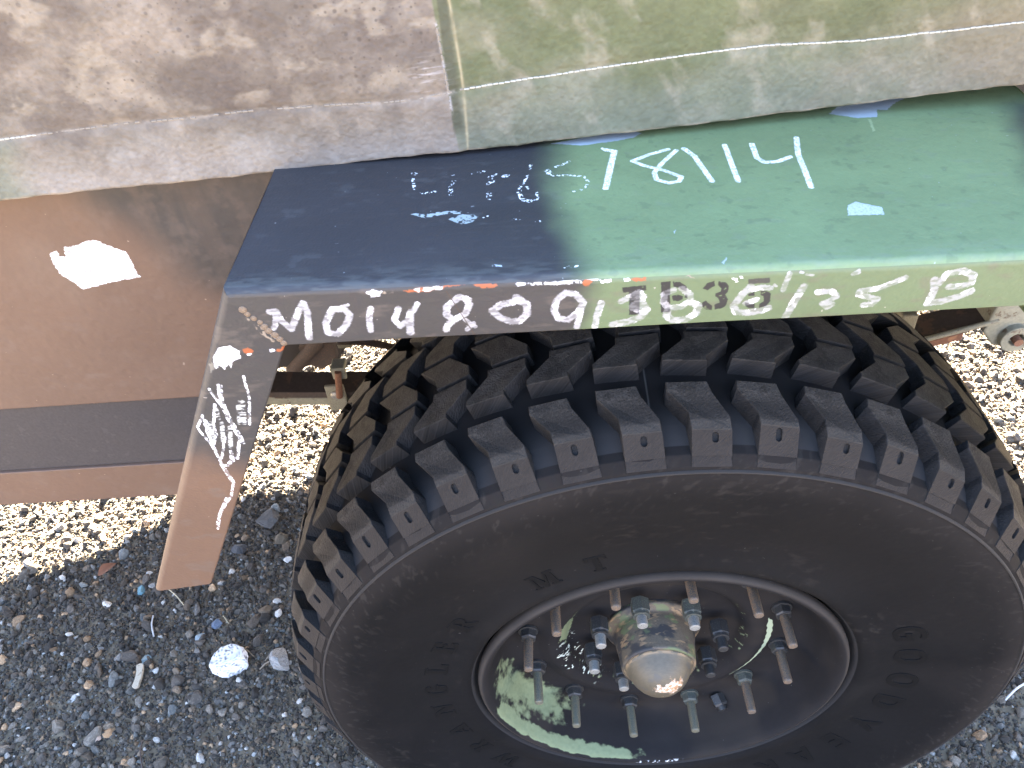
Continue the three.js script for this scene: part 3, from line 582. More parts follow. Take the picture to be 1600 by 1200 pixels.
      quad(F(0, cut), F(1, cut), F(1, cut, 0.0009), F(0, cut, 0.0009), EDGE); quad(F(0, cut, 0.0009), F(1, cut, 0.0009), F(1, 1), F(0, 1), LOW);
    }
    const g = new THREE.BufferGeometry(); g.setAttribute('position', new THREE.Float32BufferAttribute(p, 3)); g.setAttribute('uv', new THREE.Float32BufferAttribute(t, 2)); g.setAttribute('color', new THREE.Float32BufferAttribute(col, 3)); g.computeVertexNormals(); return g;
  }
  const shoulder = e => [[99.05, 106.5], [94.4, 107.5], [94.0, 119], [92.3, 141], [92.2, e], [96.8, e - 0.5], [97.0, 137], [99.1, 115]];
  const second = [[111.9, 44], [106.9, 44], [106.9, 57], [109.9, 78], [109.9, 84], [115, 81.5], [114.95, 75], [111.95, 53]];
  const third = [[122.45, -2.5], [117.65, -3], [114.6, 24], [114.5, 38.5], [119.4, 39], [119.7, 24]];
  const fourth = [[121.9, -8], [117.2, -8], [117.1, -25], [114.2, -47], [118.7, -48], [121.9, -28]];
  const flip = (poly, s) => poly.map(([a, v]) => [a + s, -10 - v]);
  const kinds = [
    k => block(shoulder((k % 2 ? 148.5 : 152) + hash(k, 3) - 0.5), 10 + k, [4, 5, (k % 2 ? 0.02 : 0.05) + 0.05 * hash(k, 5), 0.40 + 0.2 * hash(k, 9), 0.26 + 0.12 * hash(k, 11)]), k => block(second, 20 + k), k => block(third, 30 + k), k => block(fourth, 40 + k), k => block(flip(second, 3.2), 50 + k), k => block(flip(shoulder(150), 5), 60 + k),
  ];
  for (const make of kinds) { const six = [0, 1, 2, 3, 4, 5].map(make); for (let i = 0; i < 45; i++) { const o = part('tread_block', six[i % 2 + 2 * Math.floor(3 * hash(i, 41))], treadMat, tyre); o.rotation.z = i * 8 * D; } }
  // thin moulded seam and rings on the sidewall
  part('moulded_ring', revolve([[0.4118, 0.0190], [0.4125, 0.0204], [0.4140, 0.0200], [0.4146, 0.0175]], 160), std([0.017, 0.015, 0.0135], 0.9), tyre);
  const font = await new FontLoader().loadAsync('fonts/droid/droid_serif_bold.typeface.json'), font2 = await new FontLoader().loadAsync('fonts/droid/droid_sans_bold.typeface.json');
  const letter = (ch, deg, r, size, fnt = font) => {
    const g = new TextGeometry(ch, { font: fnt, size, depth: 0.0016, curveSegments: 5, bevelEnabled: true, bevelThickness: 0.0004, bevelSize: 0.0004, bevelSegments: 1 }); g.computeBoundingBox();
    const b = g.boundingBox; g.translate(-(b.min.x + b.max.x) / 2, -(b.min.y + b.max.y) / 2, 0); const zr = q => { for (let k = 1; k < prof.length; k++) if (prof[k][0] >= q && q > 0.25) { const A = prof[k - 1], B = prof[k]; return mix(A[1], B[1], (q - A[0]) / (B[0] - A[0])); } return 0; };
    g.rotateX(Math.atan2(zr(r + 0.012) - zr(r - 0.012), 0.024)); g.rotateZ((deg - 90) * D); g.translate(r * Math.cos(deg * D), r * Math.sin(deg * D), zr(r) - 0.0006); return g;
  };
  const words = [];
  'WRANGLER'.split('').forEach((ch, k) => words.push(letter(ch, [222, 210.5, 199.5, 187.5, 177, 166.5, 156, 145][k], 0.281, 0.027)));
  words.push(letter('M', 119.5, 0.2735, 0.026), letter('T', 106.5, 0.2735, 0.026));
  'GOODYEAR'.split('').forEach((ch, k) => words.push(letter(ch, [19.5, 9, -2, -12.5, -24, -35, -46, -57][k], 0.296, 0.036, font2)));
  part('sidewall_lettering', merge(words), new THREE.MeshPhysicalMaterial({ color: new THREE.Color().setRGB(0.0042, 0.0041, 0.0042), roughness: 0.8, specularIntensity: 0.22 }), tyre, 'raised black lettering around the sidewall');

  // ------------------------------------------------ rim
  const rp = soften([[0.045, -0.080], [0.100, -0.080], [0.110, -0.077], [0.118, -0.066], [0.127, -0.0585], [0.137, -0.0575], [0.147, -0.0615], [0.156, -0.0645], [0.180, -0.0645], [0.191, -0.060], [0.199, -0.049], [0.205, -0.034], [0.2105, -0.020], [0.2135, -0.010], [0.2170, -0.0015], [0.2215, 0.0024], [0.2262, 0.0012], [0.2285, -0.003], [0.2285, -0.010]], 4);
  const rl = [0]; for (let k = 1; k < rp.length; k++) rl.push(rl[k - 1] + Math.hypot(rp[k][0] - rp[k - 1][0], rp[k][1] - rp[k - 1][1]));
  const rt = rl[rl.length - 1], rW = 2048, rH = 512, rr = [], rs = []; for (let j = 0; j < rH; j++) { const s = (j + 0.5) / rH * rt; let k = 1; while (k < rl.length - 1 && rl[k] < s) k++; rr.push(mix(rp[k - 1][0], rp[k][0], clamp((s - rl[k - 1]) / (rl[k] - rl[k - 1])))); rs.push(s); }
  const rimMap = colourMap(rW, rH, (u, v, c) => {
    const jr = Math.min(rH - 1, Math.floor(v * rH)), r = rr[jr], s = rs[jr], a = (u - 0.5) * 360, x = (a + 400) * D * 0.16, y = s;
    const n = fbm(x * 25 + 4, y * 25, 5), f = fbm(x * 280, y * 280, 3), e = fbm(x * 120 + 8, y * 120, 4) - 0.5, k = 0.75 + 0.4 * n + 0.15 * f;
    c[0] = 0.0135 * k; c[1] = 0.0125 * k; c[2] = 0.0127 * k; mix3(c, [0.038, 0.031, 0.025], smooth(0.5, 0.72, fbm(x * 14, y * 14 + 3, 3)) * 0.35);
    const g = PAINT.primer, cov = (p) => smooth(-0.03, 0.03, p);
    const d = a < 0 ? a + 360 : a; // 0..360
    // green undercoat showing on the lower left of the barrel and along the inside of the flange
    const arc = Math.min(smooth(168, 196, d), 1 - smooth(236, 256, d));
    mix3(c, g.map(q => q * (0.85 + 0.3 * f)), smooth(-0.07, 0.09, Math.min(smooth(172, 192, d), 1 - smooth(222, 246, d)) * 0.28 - 0.185 + Math.min(0, (mix(0.002, 0.006, smooth(190, 220, d)) - Math.abs(r - mix(0.204, 0.196, smooth(190, 220, d)))) * 16) + e * 0.34));
    const arc2 = Math.min(smooth(188, 200, d), 1 - smooth(248, 276, d));
    mix3(c, g.map(q => q * (0.9 + 0.25 * f)), cov(arc2 * 0.2 - 0.12 + Math.min(0, (0.0022 - Math.abs(r - 0.2150)) * 60) + e * 0.2));
    // chips on the raised ring
    mix3(c, g, cov(Math.min(smooth(150, 160, d), 1 - smooth(176, 184, d)) * 0.3 - 0.12 + Math.min(0, (0.004 - Math.abs(r - 0.117)) * 50) + e * 0.5));
    mix3(c, [0.5, 0.55, 0.48], smooth(0.69, 0.73, fbm(x * 200 + 2, y * 150, 3)) * Math.min(smooth(176, 186, d), 1 - smooth(222, 236, d)) * (1 - smooth(0.012, 0.016, Math.abs(r - 0.118))));
    const q = d > 180 ? d - 360 : d, wdt = 0.0035 * smooth(-42, 4, q) * (1 - smooth(9, 14, q)) + 0.0006; mix3(c, [0.34, 0.40, 0.28], q > -44 && q < 14 ? cov((wdt - Math.abs(r - 0.1475 - 0.0006 * Math.sin(q * 1.3))) * 90 + e * 0.14) : 0);
    mix3(c, [0.055, 0.047, 0.040], smooth(0.222, 0.2255, r) * (0.35 + 0.4 * fbm(x * 40, y * 40, 3)));
    mix3(c, [0.6, 0.62, 0.64], smooth(0.6, 0.68, fbm(a * 1.3, r * 500, 3)) * smooth(0.2185, 0.2205, r) * Math.min(smooth(262, 266, d), 1 - smooth(276, 281, d)));
    if (fbm(x * 420, y * 420, 2) > 0.945) mix3(c, [0.35, 0.37, 0.34], 0.6);
  });
  const rim = part('wheel_rim', revolve(rp, 144, true), new THREE.MeshPhysicalMaterial({ map: rimMap, roughness: 0.85, specularIntensity: 0.25, side: THREE.DoubleSide }), trailer, 'black painted steel wheel rim with worn green patches');
  // rim bolts: long studs with nuts, all alike
  const hex = (r, h, seg = 6) => { const g = new THREE.LatheGeometry([[0, 0], [r, 0], [r, h * 0.86], [r * 0.86, h], [0, h]].map(q => new THREE.Vector2(...q)), seg).toNonIndexed(); g.computeVertexNormals(); g.rotateX(Math.PI / 2); return g; };
  const cyl = (r, h, z) => { const g = new THREE.CylinderGeometry(r, r, h, 16); g.rotateX(Math.PI / 2); g.translate(0, 0, z + h / 2); return g; };
  const threaded = (r, z0, z1, pitch = 0.0017) => { const q = [[0, z0]]; for (let z = z0; z < z1 - 0.001; z += pitch) q.push([r, z], [r * 0.88, z + pitch / 2]); q.push([r * 0.92, z1 - 0.0005], [r * 0.72, z1], [0, z1]); const g = new THREE.LatheGeometry(q.map(p => new THREE.Vector2(...p)), 16); g.rotateX(Math.PI / 2); return g; };
  const nutG = merge([hex(0.0108, 0.014), cyl(0.0128, 0.003, 0)]), studG = threaded(0.0060, 0.010, 0.0535);
  const paleNut = worn([0.05, 0.052, 0.045], [0.17, 0.20, 0.14], 0.02, 0.6, 71, 110);
  for (let k = 0; k < 12; k++) {
    const a = 79.45 * D + k * 30 * D, x = 0.166 * Math.cos(a), y = 0.166 * Math.sin(a), pale = [4, 5, 6, 7].includes(k);
    const nut = part('rim_nut', nutG, k > 6 && k < 9 ? paleNut : M.nut, rim); nut.position.set(x, y, -0.0645); nut.rotation.z = k * 1.7;
    const s = part('rim_stud', studG, pale ? M.studPale : M.stud, rim, pale ? undefined : 'rusty wheel stud'); s.position.set(x, y, -0.0625); s.rotation.z = k * 2.1; s.rotation.x = 0.012 * Math.sin(k * 5); s.rotation.y = 0.015 * Math.cos(k * 3);
  }
  const valve = part('valve_cap', merge([hex(0.0105, 0.016), cyl(0.0065, 0.022, 0)]), M.nut, rim); valve.position.set(0.187 * Math.cos(-60 * D), 0.187 * Math.sin(-60 * D), -0.063); valve.rotation.set(0.25, 0.3, 0);

  // ------------------------------------------------ hub, wheel nuts and dust cap
  const hubMap = colourMap(1024, 256, (u, v, c) => {
    const x = u * 7, y = v * 2, n = fbm(x * 2 + 1, y * 2.4, 5), f = fbm(x * 30, y * 30, 3), k = 0.8 + 0.4 * (f - 0.5);
    c[0] = 0.120 * k; c[1] = 0.097 * k; c[2] = 0.069 * k; mix3(c, [0.032, 0.031, 0.031], smooth(0.46, 0.60, n)); mix3(c, [0.10, 0.13, 0.06], smooth(0.64, 0.70, fbm(x * 1.4 + 7, y * 1.7 + 2, 4)) * 0.8); mix3(c, [0.30, 0.20, 0.11], smooth(0.60, 0.76, fbm(x * 4 + 20, y * 9, 4)) * 0.7);
  });
  const hub = part('wheel_hub', revolve(soften([[0.062, -0.082], [0.062, -0.076], [0.0585, -0.073], [0.0535, -0.069], [0.052, -0.060], [0.0495, -0.045], [0.0475, -0.028], [0.0470, -0.0225], [0.0455, -0.0205], [0.043, -0.0205]], 3), 72, true), new THREE.MeshStandardMaterial({ map: hubMap, roughness: 0.62, metalness: 0.15, side: THREE.DoubleSide }), trailer, 'worn greyish hub in the middle of the wheel');
  const capMap = colourMap(512, 256, (u, v, c) => {
    const a = u * 360, n = fbm(u * 14, v * 5, 4), f = fbm(u * 60, v * 40, 3), k = 0.85 + 0.3 * (f - 0.5);
    c[0] = 0.105 * k; c[1] = 0.087 * k; c[2] = 0.058 * k; mix3(c, [0.07, 0.065, 0.055], smooth(0.56, 0.7, n) * 0.8); mix3(c, [0.32, 0.21, 0.11], (1 - smooth(0.05, 0.16, v)) * 0.8 * smooth(0.35, 0.6, fbm(u * 40, v * 20, 3)));
    const cr = 0.0435 * Math.min(1, (1 - v) * 1.12), ca = (a - 180) * D, cx = cr * Math.cos(ca), cy = cr * Math.sin(ca), e = fbm(cx * 260 + 3, cy * 260, 4) - 0.5, chip = smooth(-0.002, 0.003, 0.0095 - Math.hypot((cx - 0.008) * 0.8, (cy - 0.006) * 1.1) + e * 0.022); mix3(c, [0.40, 0.22, 0.11], chip); mix3(c, [0.62, 0.56, 0.48], chip * smooth(0.45, 0.6, fbm(u * 60, v * 30 + 4, 3)));
  });
  part('dust_cap', revolve([[0.0435, -0.024], [0.0435, -0.0195], [0.0425, -0.018], [0.0405, -0.0165], [0.0375, -0.010], [0.0335, -0.003], [0.028, 0.0035], [0.0215, 0.0085], [0.014, 0.0118], [0.007, 0.0134], [0.0002, 0.014]], 64, true), new THREE.MeshStandardMaterial({ map: capMap, roughness: 0.52, metalness: 0.1, side: THREE.DoubleSide }), hub, 'domed dust cap with a chipped rusty patch');
  const lugG = merge([hex(0.0122, 0.020), cyl(0.0105, 0.004, 0.019)]), endG = threaded(0.0068, 0.016, 0.040, 0.0015);
  for (let k = 0; k < 8; k++) {
    const a = (14.7 + 45 * k) * D - (k > 5 ? 2 * D : 0), x = 0.0835 * Math.cos(a), y = 0.0835 * Math.sin(a);
    const n = part('wheel_nut', lugG, k < 3 && k > 0 ? paleNut : M.nut, hub); n.position.set(x, y, -0.079 + 0.012); n.rotation.z = k;
    const e = part('wheel_stud', endG, [0, 6, 7].includes(k) ? M.nut : M.steel, hub); e.position.set(x, y, -0.079 + 0.010 - (k % 3) * 0.001);
  }
}

// ---------------------------------------------------------------- running gear seen behind the wheel
{
  const path = [[-1.0, 0.27], [-0.75, 0.215], [-0.52, 0.180], [-0.37, 0.167], [-0.15, 0.142], [0.08, 0.150], [0.28, 0.184], [0.41, 0.205], [0.54, 0.240]];
  const leaf = (dy, h, a, b, z0, z1) => { const c = new THREE.CatmullRomCurve3(path.map(p => new THREE.Vector3(p[0], p[1], 0)), false, 'centripetal'), pts = c.getPoints(120).filter(p => p.x >= a && p.x <= b), s = new THREE.Shape(); pts.forEach((p, i) => i ? s.lineTo(p.x, p.y + dy + h) : s.moveTo(p.x, p.y + dy + h)); pts.reverse().forEach(p => s.lineTo(p.x, p.y + dy)); const g = new THREE.ExtrudeGeometry(s, { depth: z1 - z0, bevelEnabled: true, bevelThickness: 0.001, bevelSize: 0.001, bevelSegments: 1 }); g.translate(0, 0, z0); return g; };
  const spring = part('leaf_spring', leaf(0.000, 0.0095, -1.0, 0.49, -0.425, -0.38), M.frame, trailer, 'dark leaf spring running behind the wheel');
  part('spring_leaf', leaf(-0.0145, 0.0125, -0.95, 0.10, -0.424, -0.380), M.paleSteel, spring); part('spring_leaf', leaf(-0.0125, 0.0105, 0.12, 0.47, -0.424, -0.380), M.rusty, spring); part('spring_leaf', leaf(-0.0255, 0.0085, -0.425, 0.2, -0.42, -0.384), M.rusty, spring);
  part('spring_pin_bar', rod([0.40, 0.212, -0.374], [0.50, 0.240, -0.374], 0.0040), M.paleSteel, spring);
  // rebound clip: plate, bolt, rod and top saddle
  const clip = part('spring_clip', merge([box(-0.441, 0.154, -0.376, -0.413, 0.202, -0.370, 0.002), box(-0.424, 0.214, -0.376, -0.404, 0.236, -0.370, 0.002), box(-0.424, 0.228, -0.392, -0.404, 0.237, -0.368, 0.002)]), M.paleSteel, spring, 'pale steel clip with a bolt clamped round the spring');
  part('clip_rod', rod([-0.421, 0.185, -0.366], [-0.413, 0.232, -0.366], 0.0048), M.rusty, spring);
  const bolt = new THREE.SphereGeometry(0.0078, 12, 8); bolt.scale(1, 1, 0.55); bolt.translate(-0.427, 0.186, -0.3695); part('clip_bolt', bolt, M.steel, spring);
  // rear hanger with the spring eye
  const ring = new THREE.Shape(); ring.absarc(0, 0, 0.0195, 0, Math.PI * 2); const hole = new THREE.Path(); hole.absarc(0, 0, 0.0115, 0, Math.PI * 2, true); ring.holes.push(hole);
  const eye = new THREE.ExtrudeGeometry(ring, { depth: 0.012, bevelEnabled: true, bevelThickness: 0.0015, bevelSize: 0.0015, bevelSegments: 2, curveSegments: 24 }); eye.translate(0.528, 0.212, -0.376);
  const body = new THREE.Shape([[0.488, 0.222], [0.500, 0.330], [0.600, 0.330], [0.600, 0.235], [0.562, 0.205], [0.535, 0.190], [0.505, 0.200]].map(p => new THREE.Vector2(...p))), bg = new THREE.ExtrudeGeometry(body, { depth: 0.06, bevelEnabled: true, bevelThickness: 0.003, bevelSize: 0.003, bevelSegments: 2 }); bg.translate(0, 0, -0.436);
  const hanger = part('spring_hanger', bg, M.paleSteel, trailer, 'pale steel hanger bracket at the rear end of the spring');
  part('spring_eye', eye, M.paleSteel, hanger); part('hanger_bolt', rod([0.528, 0.212, -0.40], [0.528, 0.212, -0.356], 0.006), M.rusty, hanger);
  // brackets, chassis rail and a brake line further in
  part('chassis_rail', merge([box(-1.9, 0.035, -0.70, -0.492, 0.120, -0.62, 0.003)]), std([0.030, 0.025, 0.022], 0.9), trailer);
  const hx = new THREE.CylinderGeometry(0.034, 0.034, 0.02, 6); hx.rotateX(Math.PI / 2); hx.translate(-0.512, 0.092, -0.592);
  part('rail_bracket', merge([hx, rod([-0.565, 0.06, -0.58], [-0.497, 0.128, -0.58], 0.012)]), M.frame, trailer);
  part('cable_bracket', merge([box(-0.447, 0.168, -0.505, -0.424, 0.195, -0.498, 0.002)]), M.paleSteel, trailer); part('brake_cable', tube([[-0.445, 0.182, -0.50], [-0.40, 0.176, -0.50], [-0.33, 0.150, -0.50], [-0.22, 0.10, -0.50]], 0.0058), M.frame, trailer);
  const post = part('shock_mount', merge([box(0.352, 0.17, -0.45, 0.378, 0.40, -0.42, 0.003), box(0.366, 0.222, -0.40, 0.388, 0.262, -0.37, 0.003)]), M.paleSteel, trailer);
  part('axle_beam', rod([0, 0, -2.1], [0, 0, -0.09], 0.045, 20), M.frame, trailer);
  // the wheel on the far side
  const fp = [[0.2, -1.95], [0.23, -1.89], [0.30, -1.872], [0.38, -1.868], [0.42, -1.88], [0.452, -1.905], [0.47, -1.97], [0.472, -2.03], [0.47, -2.09], [0.448, -2.165], [0.40, -2.19], [0.30, -2.19], [0.23, -2.18], [0.03, -2.10], [0.2, -1.95]];
  part('far_tyre', revolve(fp, 64), std([0.03, 0.03, 0.03], 0.85), trailer);
}

// ---------------------------------------------------------------- the canvas cover over the body
{
  const line = pts => x => { if (x <= pts[0][0]) return pts[0][1]; for (let k = 1; k < pts.length; k++) if (x <= pts[k][0]) return mix(pts[k - 1][1], pts[k][1], (x - pts[k - 1][0]) / (pts[k][0] - pts[k - 1][0])); return pts[pts.length - 1][1]; };
  const rawHem = line([[-1.9, 0.612], [-0.85, 0.631], [-0.597, 0.6405], [-0.448, 0.6440], [-0.347, 0.6468], [-0.27, 0.6475], [-0.219, 0.6495], [-0.171, 0.6484], [-0.10, 0.6477], [-0.02, 0.6465], [0.066, 0.6452], [0.152, 0.6458], [0.3245, 0.6475], [0.6, 0.649], [1.5, 0.65]]);
  const rawSeam = line([[-1.9, 0.67], [-0.85, 0.687], [-0.568, 0.696], [-0.454, 0.7020], [-0.345, 0.7042], [-0.2595, 0.7009], [-0.2167, 0.6987], [-0.162, 0.7034], [-0.0755, 0.7055], [0.0055, 0.7076], [0.0867, 0.7077], [0.169, 0.7023], [0.2235, 0.7032], [0.305, 0.7043], [0.6, 0.705], [1.5, 0.71]]);
  const soft = f => x => (f(x - 0.02) + f(x - 0.01) + f(x) + f(x + 0.01) + f(x + 0.02)) / 5, hem = soft(rawHem), seam = soft(rawSeam);
  const S = sheet(2048, 1024, -0.85, 0.62, 0.55, 1.0);
  const map = colourMap(S.w, S.h, (u, v, c) => {
    const x = S.x0 + u * (S.x1 - S.x0), y = S.y0 + v * (S.y1 - S.y0), d = y - seam(x), w = fbm(x * 14 + 3, y * 14, 4) - 0.5, n = fbm(x * 22, y * 26 + 5, 5), f = fbm(x * 240, y * 240, 3), wide = fbm(x * 5 + 11, y * 7, 3);
    const weave = 0.97 + 0.06 * Math.sin(x * 4200) * Math.sin(y * 4200);
    const brown = [0.150, 0.125, 0.098], grey = [0.210, 0.188, 0.155], green = [0.112, 0.122, 0.060], gg = [0.158, 0.166, 0.118], pinkish = [0.20, 0.165, 0.125];
    const wx = x + 0.012 * (fbm(x * 40 + 60, y * 40, 3) - 0.5), wy = y + 0.012 * (fbm(x * 40, y * 40 + 80, 3) - 0.5);
    const rightOf = smooth(-0.1838, -0.1818, x - (0.70 - y) * 0.05 + w * 0.002), lower = smooth(0.012, -0.03, d + w * 0.05);
    const cloud = 0.6 * fbm(wx * 11 + 5, wy * 15 + 40, 4) + 0.4 * fbm(wx * 44, wy * 52, 5), stain = 0.65 * fbm(wx * 9 + 70, wy * 12, 4) + 0.35 * fbm(wx * 40 + 9, wy * 40, 4), run = fbm(wx * 70 + 12, wy * 70, 5);
    const left = brown.slice(); mix3(left, grey, lower * 0.8); mix3(left, [0.30, 0.27, 0.235], smooth(-0.02, -0.045, d + w * 0.03) * 0.55);
    mix3(left, [0.275, 0.232, 0.185], smooth(0.40, 0.72, cloud) * 0.8 * (1 - lower * 0.5)); mix3(left, [0.10, 0.078, 0.063], smooth(0.42, 0.72, stain) * 0.75 * (1 - lower * 0.65)); mix3(left, [0.10, 0.082, 0.07], Math.exp(-(((x + 0.25) / 0.05) ** 2)) * 0.45 * smooth(0.0, 0.03, d));
    mix3(left, [0.30, 0.255, 0.20], smooth(0.46, 0.82, run) * 0.35); mix3(left, [0.105, 0.082, 0.067], smooth(0.48, 0.75, fbm(wx * 30 + 77, wy * 34 + 5, 5)) * 0.45 * (1 - lower * 0.6)); mix3(left, [0.34, 0.29, 0.22], smooth(0.60, 0.74, fbm(wx * 26 + 3, wy * 46 + 15, 5)) * 0.45 * smooth(0.0, 0.02, d)); mix3(left, [0.34, 0.32, 0.285], smooth(0.45, 0.8, fbm(wx * 30 + 31, wy * 34, 5)) * lower * 0.45);
    mix3(left, gg, smooth(-0.545, -0.585, x + w * 0.05) * smooth(0.006, -0.01, d) * 0.8);
    const right = green.slice(); mix3(right, gg, lower * 0.85); mix3(right, [0.078, 0.092, 0.042], smooth(0.42, 0.7, stain) * 0.65 * (1 - lower * 0.8)); mix3(right, [0.085, 0.10, 0.045], Math.exp(-(((x + 0.13) / 0.035) ** 2)) * 0.5 * smooth(0.01, 0.04, d)); mix3(right, [0.19, 0.18, 0.105], smooth(0.45, 0.65, fbm(wx * 8 + 7, wy * 16, 4)) * 0.5 * (1 - lower));
    mix3(right, [0.26, 0.235, 0.18], smooth(0.46, 0.78, cloud) * (0.30 + 0.2 * lower)); mix3(right, pinkish, smooth(0.08, 0.30, x + w * 0.25) * 0.65 * smooth(0.06, 0.0, d));
    mix3(right, [0.32, 0.285, 0.215], smooth(0.56, 0.86, fbm((wx + wy * 0.7) * 46, (wy - wx * 0.7) * 24, 5)) * 0.5); mix3(right, [0.12, 0.135, 0.095], smooth(0.55, 0.75, fbm(wx * 24 + 50, wy * 30, 5)) * lower * 0.5);
    c[0] = left[0]; c[1] = left[1]; c[2] = left[2]; mix3(c, right, rightOf);
    // darker strip of doubled green cloth beside the brown panel, yellowed fold beside it
    mix3(c, [0.072, 0.074, 0.046], smooth(-0.184, -0.182, x) * (1 - smooth(-0.177, -0.171, x)) * smooth(0.0, 0.012, y - 0.662) * 0.85);
    const fx = -0.1728 + 0.002 * Math.sin((y - 0.65) * 30); mix3(c, [0.36, 0.31, 0.19], Math.exp(-(((x - fx) / 0.0012) ** 2)) * (0.35 + 0.5 * smooth(0.3, 0.6, fbm(x * 300, y * 70, 3))));
    // frayed white edge of the brown panel
    const ex = -0.183 + (0.70 - y) * 0.05; mix3(c, [0.36, 0.34, 0.33], Math.exp(-(((x - ex) / 0.0011) ** 2)) * smooth(0.30, 0.55, fbm(x * 500, y * 420, 2)) * smooth(0.682, 0.690, y) * (1 - smooth(0.756, 0.762, y)));
    mix3(c, [0.42, 0.40, 0.40], smooth(0.5, 0.75, fbm(x * 90, y * 620, 4)) * Math.exp(-(((x + 0.198) / 0.013) ** 2)) * smooth(0.702, 0.71, y) * (1 - smooth(0.72, 0.74, y)) * 0.6);
    // wear along the seam and pale creases
    mix3(c, [0.36, 0.32, 0.27], Math.exp(-((d / 0.0016) ** 2)) * smooth(0.42, 0.68, fbm(x * 160, y * 300, 3)) * 0.4);
    // mildew specks on the brown upper left
    const cell = 0.0072, ci = Math.floor(x / cell), cj = Math.floor(y / cell), h = hash(ci, cj); if (x < -0.19) { const px = (ci + 0.2 + 0.6 * hash(ci + 9, cj)) * cell, py = (cj + 0.2 + 0.6 * hash(ci, cj + 9)) * cell, r = 0.0006 + 0.0015 * hash(ci + 3, cj + 5) ** 4; mix3(c, [0.07, 0.055, 0.045], h > 0.42 ? (1 - smooth(r * 0.5, r * 1.3, Math.hypot(x - px, y - py))) * 0.65 * smooth(-0.005, 0.03, d) * smooth(0.35, 0.6, wide + 0.1) : 0); }
    mix3(c, [0.40, 0.34, 0.27], smooth(0.0035, 0.0005, y - hem(x)) * smooth(0.35, 0.6, fbm(x * 60, 3, 3)) * 0.7);
    const k = weave * 0.80 * (0.82 + 0.26 * n + 0.34 * (f - 0.35)); c[0] *= k; c[1] *= k; c[2] *= k;
  });
  const bump = greyMap(1024, 512, (u, v) => 0.5 + 0.5 * (fbm(u * 70, v * 24, 4) - 0.5) + 0.25 * (fbm(u * 500, v * 140, 2) - 0.5));
  const cloth = new THREE.MeshStandardMaterial({ map, bumpMap: bump, bumpScale: 0.004, roughness: 0.93, side: THREE.DoubleSide });
  const cover = thing('canvas_cover', 'faded brown and green canvas cover draped down the body above the fender', 'canvas cover', [0, HUB, 0]);
  // drape: rolled hem, doubled band below the seam, soft billows
  const depth = (x, y) => { const d = y - seam(x); return -0.15 - 0.055 * clamp((x + 0.40) / 0.70, 0, 1.3) + 0.006 * (fbm(x * 4.5 + 2, y * 6, 3) - 0.5) + 0.004 * Math.sin(x * 9 + y * 14) + (d < 0 ? 0.0012 : 0) * 1 - 0.0016 * Math.exp(-((d / 0.0035) ** 2)) + 0.0014 * smooth(-0.1715, -0.1735, x) * smooth(-0.30, -0.24, x) - 0.0015 * Math.exp(-(((x + 0.172) / 0.003) ** 2)) - 0.02 * smooth(0.78, 1.0, y) + 0.0022 * (fbm(x * 70 + 3, y * 26, 2) - 0.5) * Math.exp(-((d / 0.014) ** 2)) + 0.0025 * (fbm(x * 22 + 9, y * 10, 2) - 0.5) * smooth(0.0, -0.05, d); };
  const rows = []; for (let k = 6; k >= 1; k--) rows.push(['in', k / 6]); for (let k = 0; k <= 6; k++) rows.push(['roll', k / 6]); for (let k = 1; k <= 110; k++) rows.push(['up', k / 110]);
  part('side_drape', grid(330, rows.length - 1, (s, t) => {
    const x = mix(-1.3, 1.1, s), [kind, k] = rows[Math.round(t * (rows.length - 1))], h = hem(x) + 0.0006 * Math.sin(x * 160) * Math.sin(x * 37), r = 0.0028; let y, z;
    if (kind === 'in') { y = h + r + 0.05 * k; z = depth(x, h + r) - 2 * r - 0.004 * k; }
    else if (kind === 'roll') { const a = Math.PI * k; y = h + r - r * Math.sin(a); z = depth(x, h + r) - r - r * Math.cos(a); }
    else { y = h + r + (1.0 - h - r) * Math.pow(k, 1.5); z = depth(x, y); }
    return [x, y, z, (x - S.x0) / (S.x1 - S.x0), (y - S.y0) / (S.y1 - S.y0)];
  }, true), cloth, cover, 'hanging side of the canvas with a stitched hem');
  // stitches along the seam, and down the edge of the brown panel
  const R = rng(15), st = [], old = [], one = new THREE.CapsuleGeometry(0.00085, 0.0032, 2, 6); one.rotateZ(Math.PI / 2);
  for (let x = -0.8; x < 0.5; x += 0.0049) { if (x < -0.17 && x > -0.53 && R() < 0.30) continue; const y = seam(x), sl = Math.atan2(seam(x + 0.01) - y, 0.01), g = one.clone(); g.rotateZ(sl + (R() - 0.5) * 0.08); g.translate(x, y + (R() - 0.5) * 0.0004, depth(x, y) + (x < -0.17 ? 0.0004 : 0.0009)); (x < -0.17 && x > -0.54 ? old : st).push(g); }
  for (let y = 0.695; y < 0.757; y += 0.0052) { if (R() < 0.25) continue; const g = one.clone(); g.rotateZ(Math.PI / 2 + 0.06); const x = -0.183 + (0.70 - y) * 0.05; g.translate(x, y, depth(x, y) + 0.0004); old.push(g); }
  const so = part('stitching', merge(st), std([0.40, 0.38, 0.32], 0.9), cover, 'pale thread stitches along the hem seam'); so.userData.kind = 'stuff';
  part('stitching', merge(old), std([0.22, 0.19, 0.15], 0.95), cover, 'grubby worn stitches on the brown side').userData.kind = 'stuff';
  // upper part of the cover, sloping over the body to the far side
  const top = [[-0.170, 1.0], [-0.185, 1.06], [-0.25, 1.13], [-0.45, 1.22], [-0.8, 1.32], [-1.1, 1.36], [-1.4, 1.32], [-1.75, 1.22], [-1.98, 1.12], [-2.03, 1.0], [-2.04, 0.66]];
  const tm = wornMap([0.15, 0.14, 0.10], [0.26, 0.22, 0.17], 0.1, 24, 90); tm.repeat.set(4, 4);
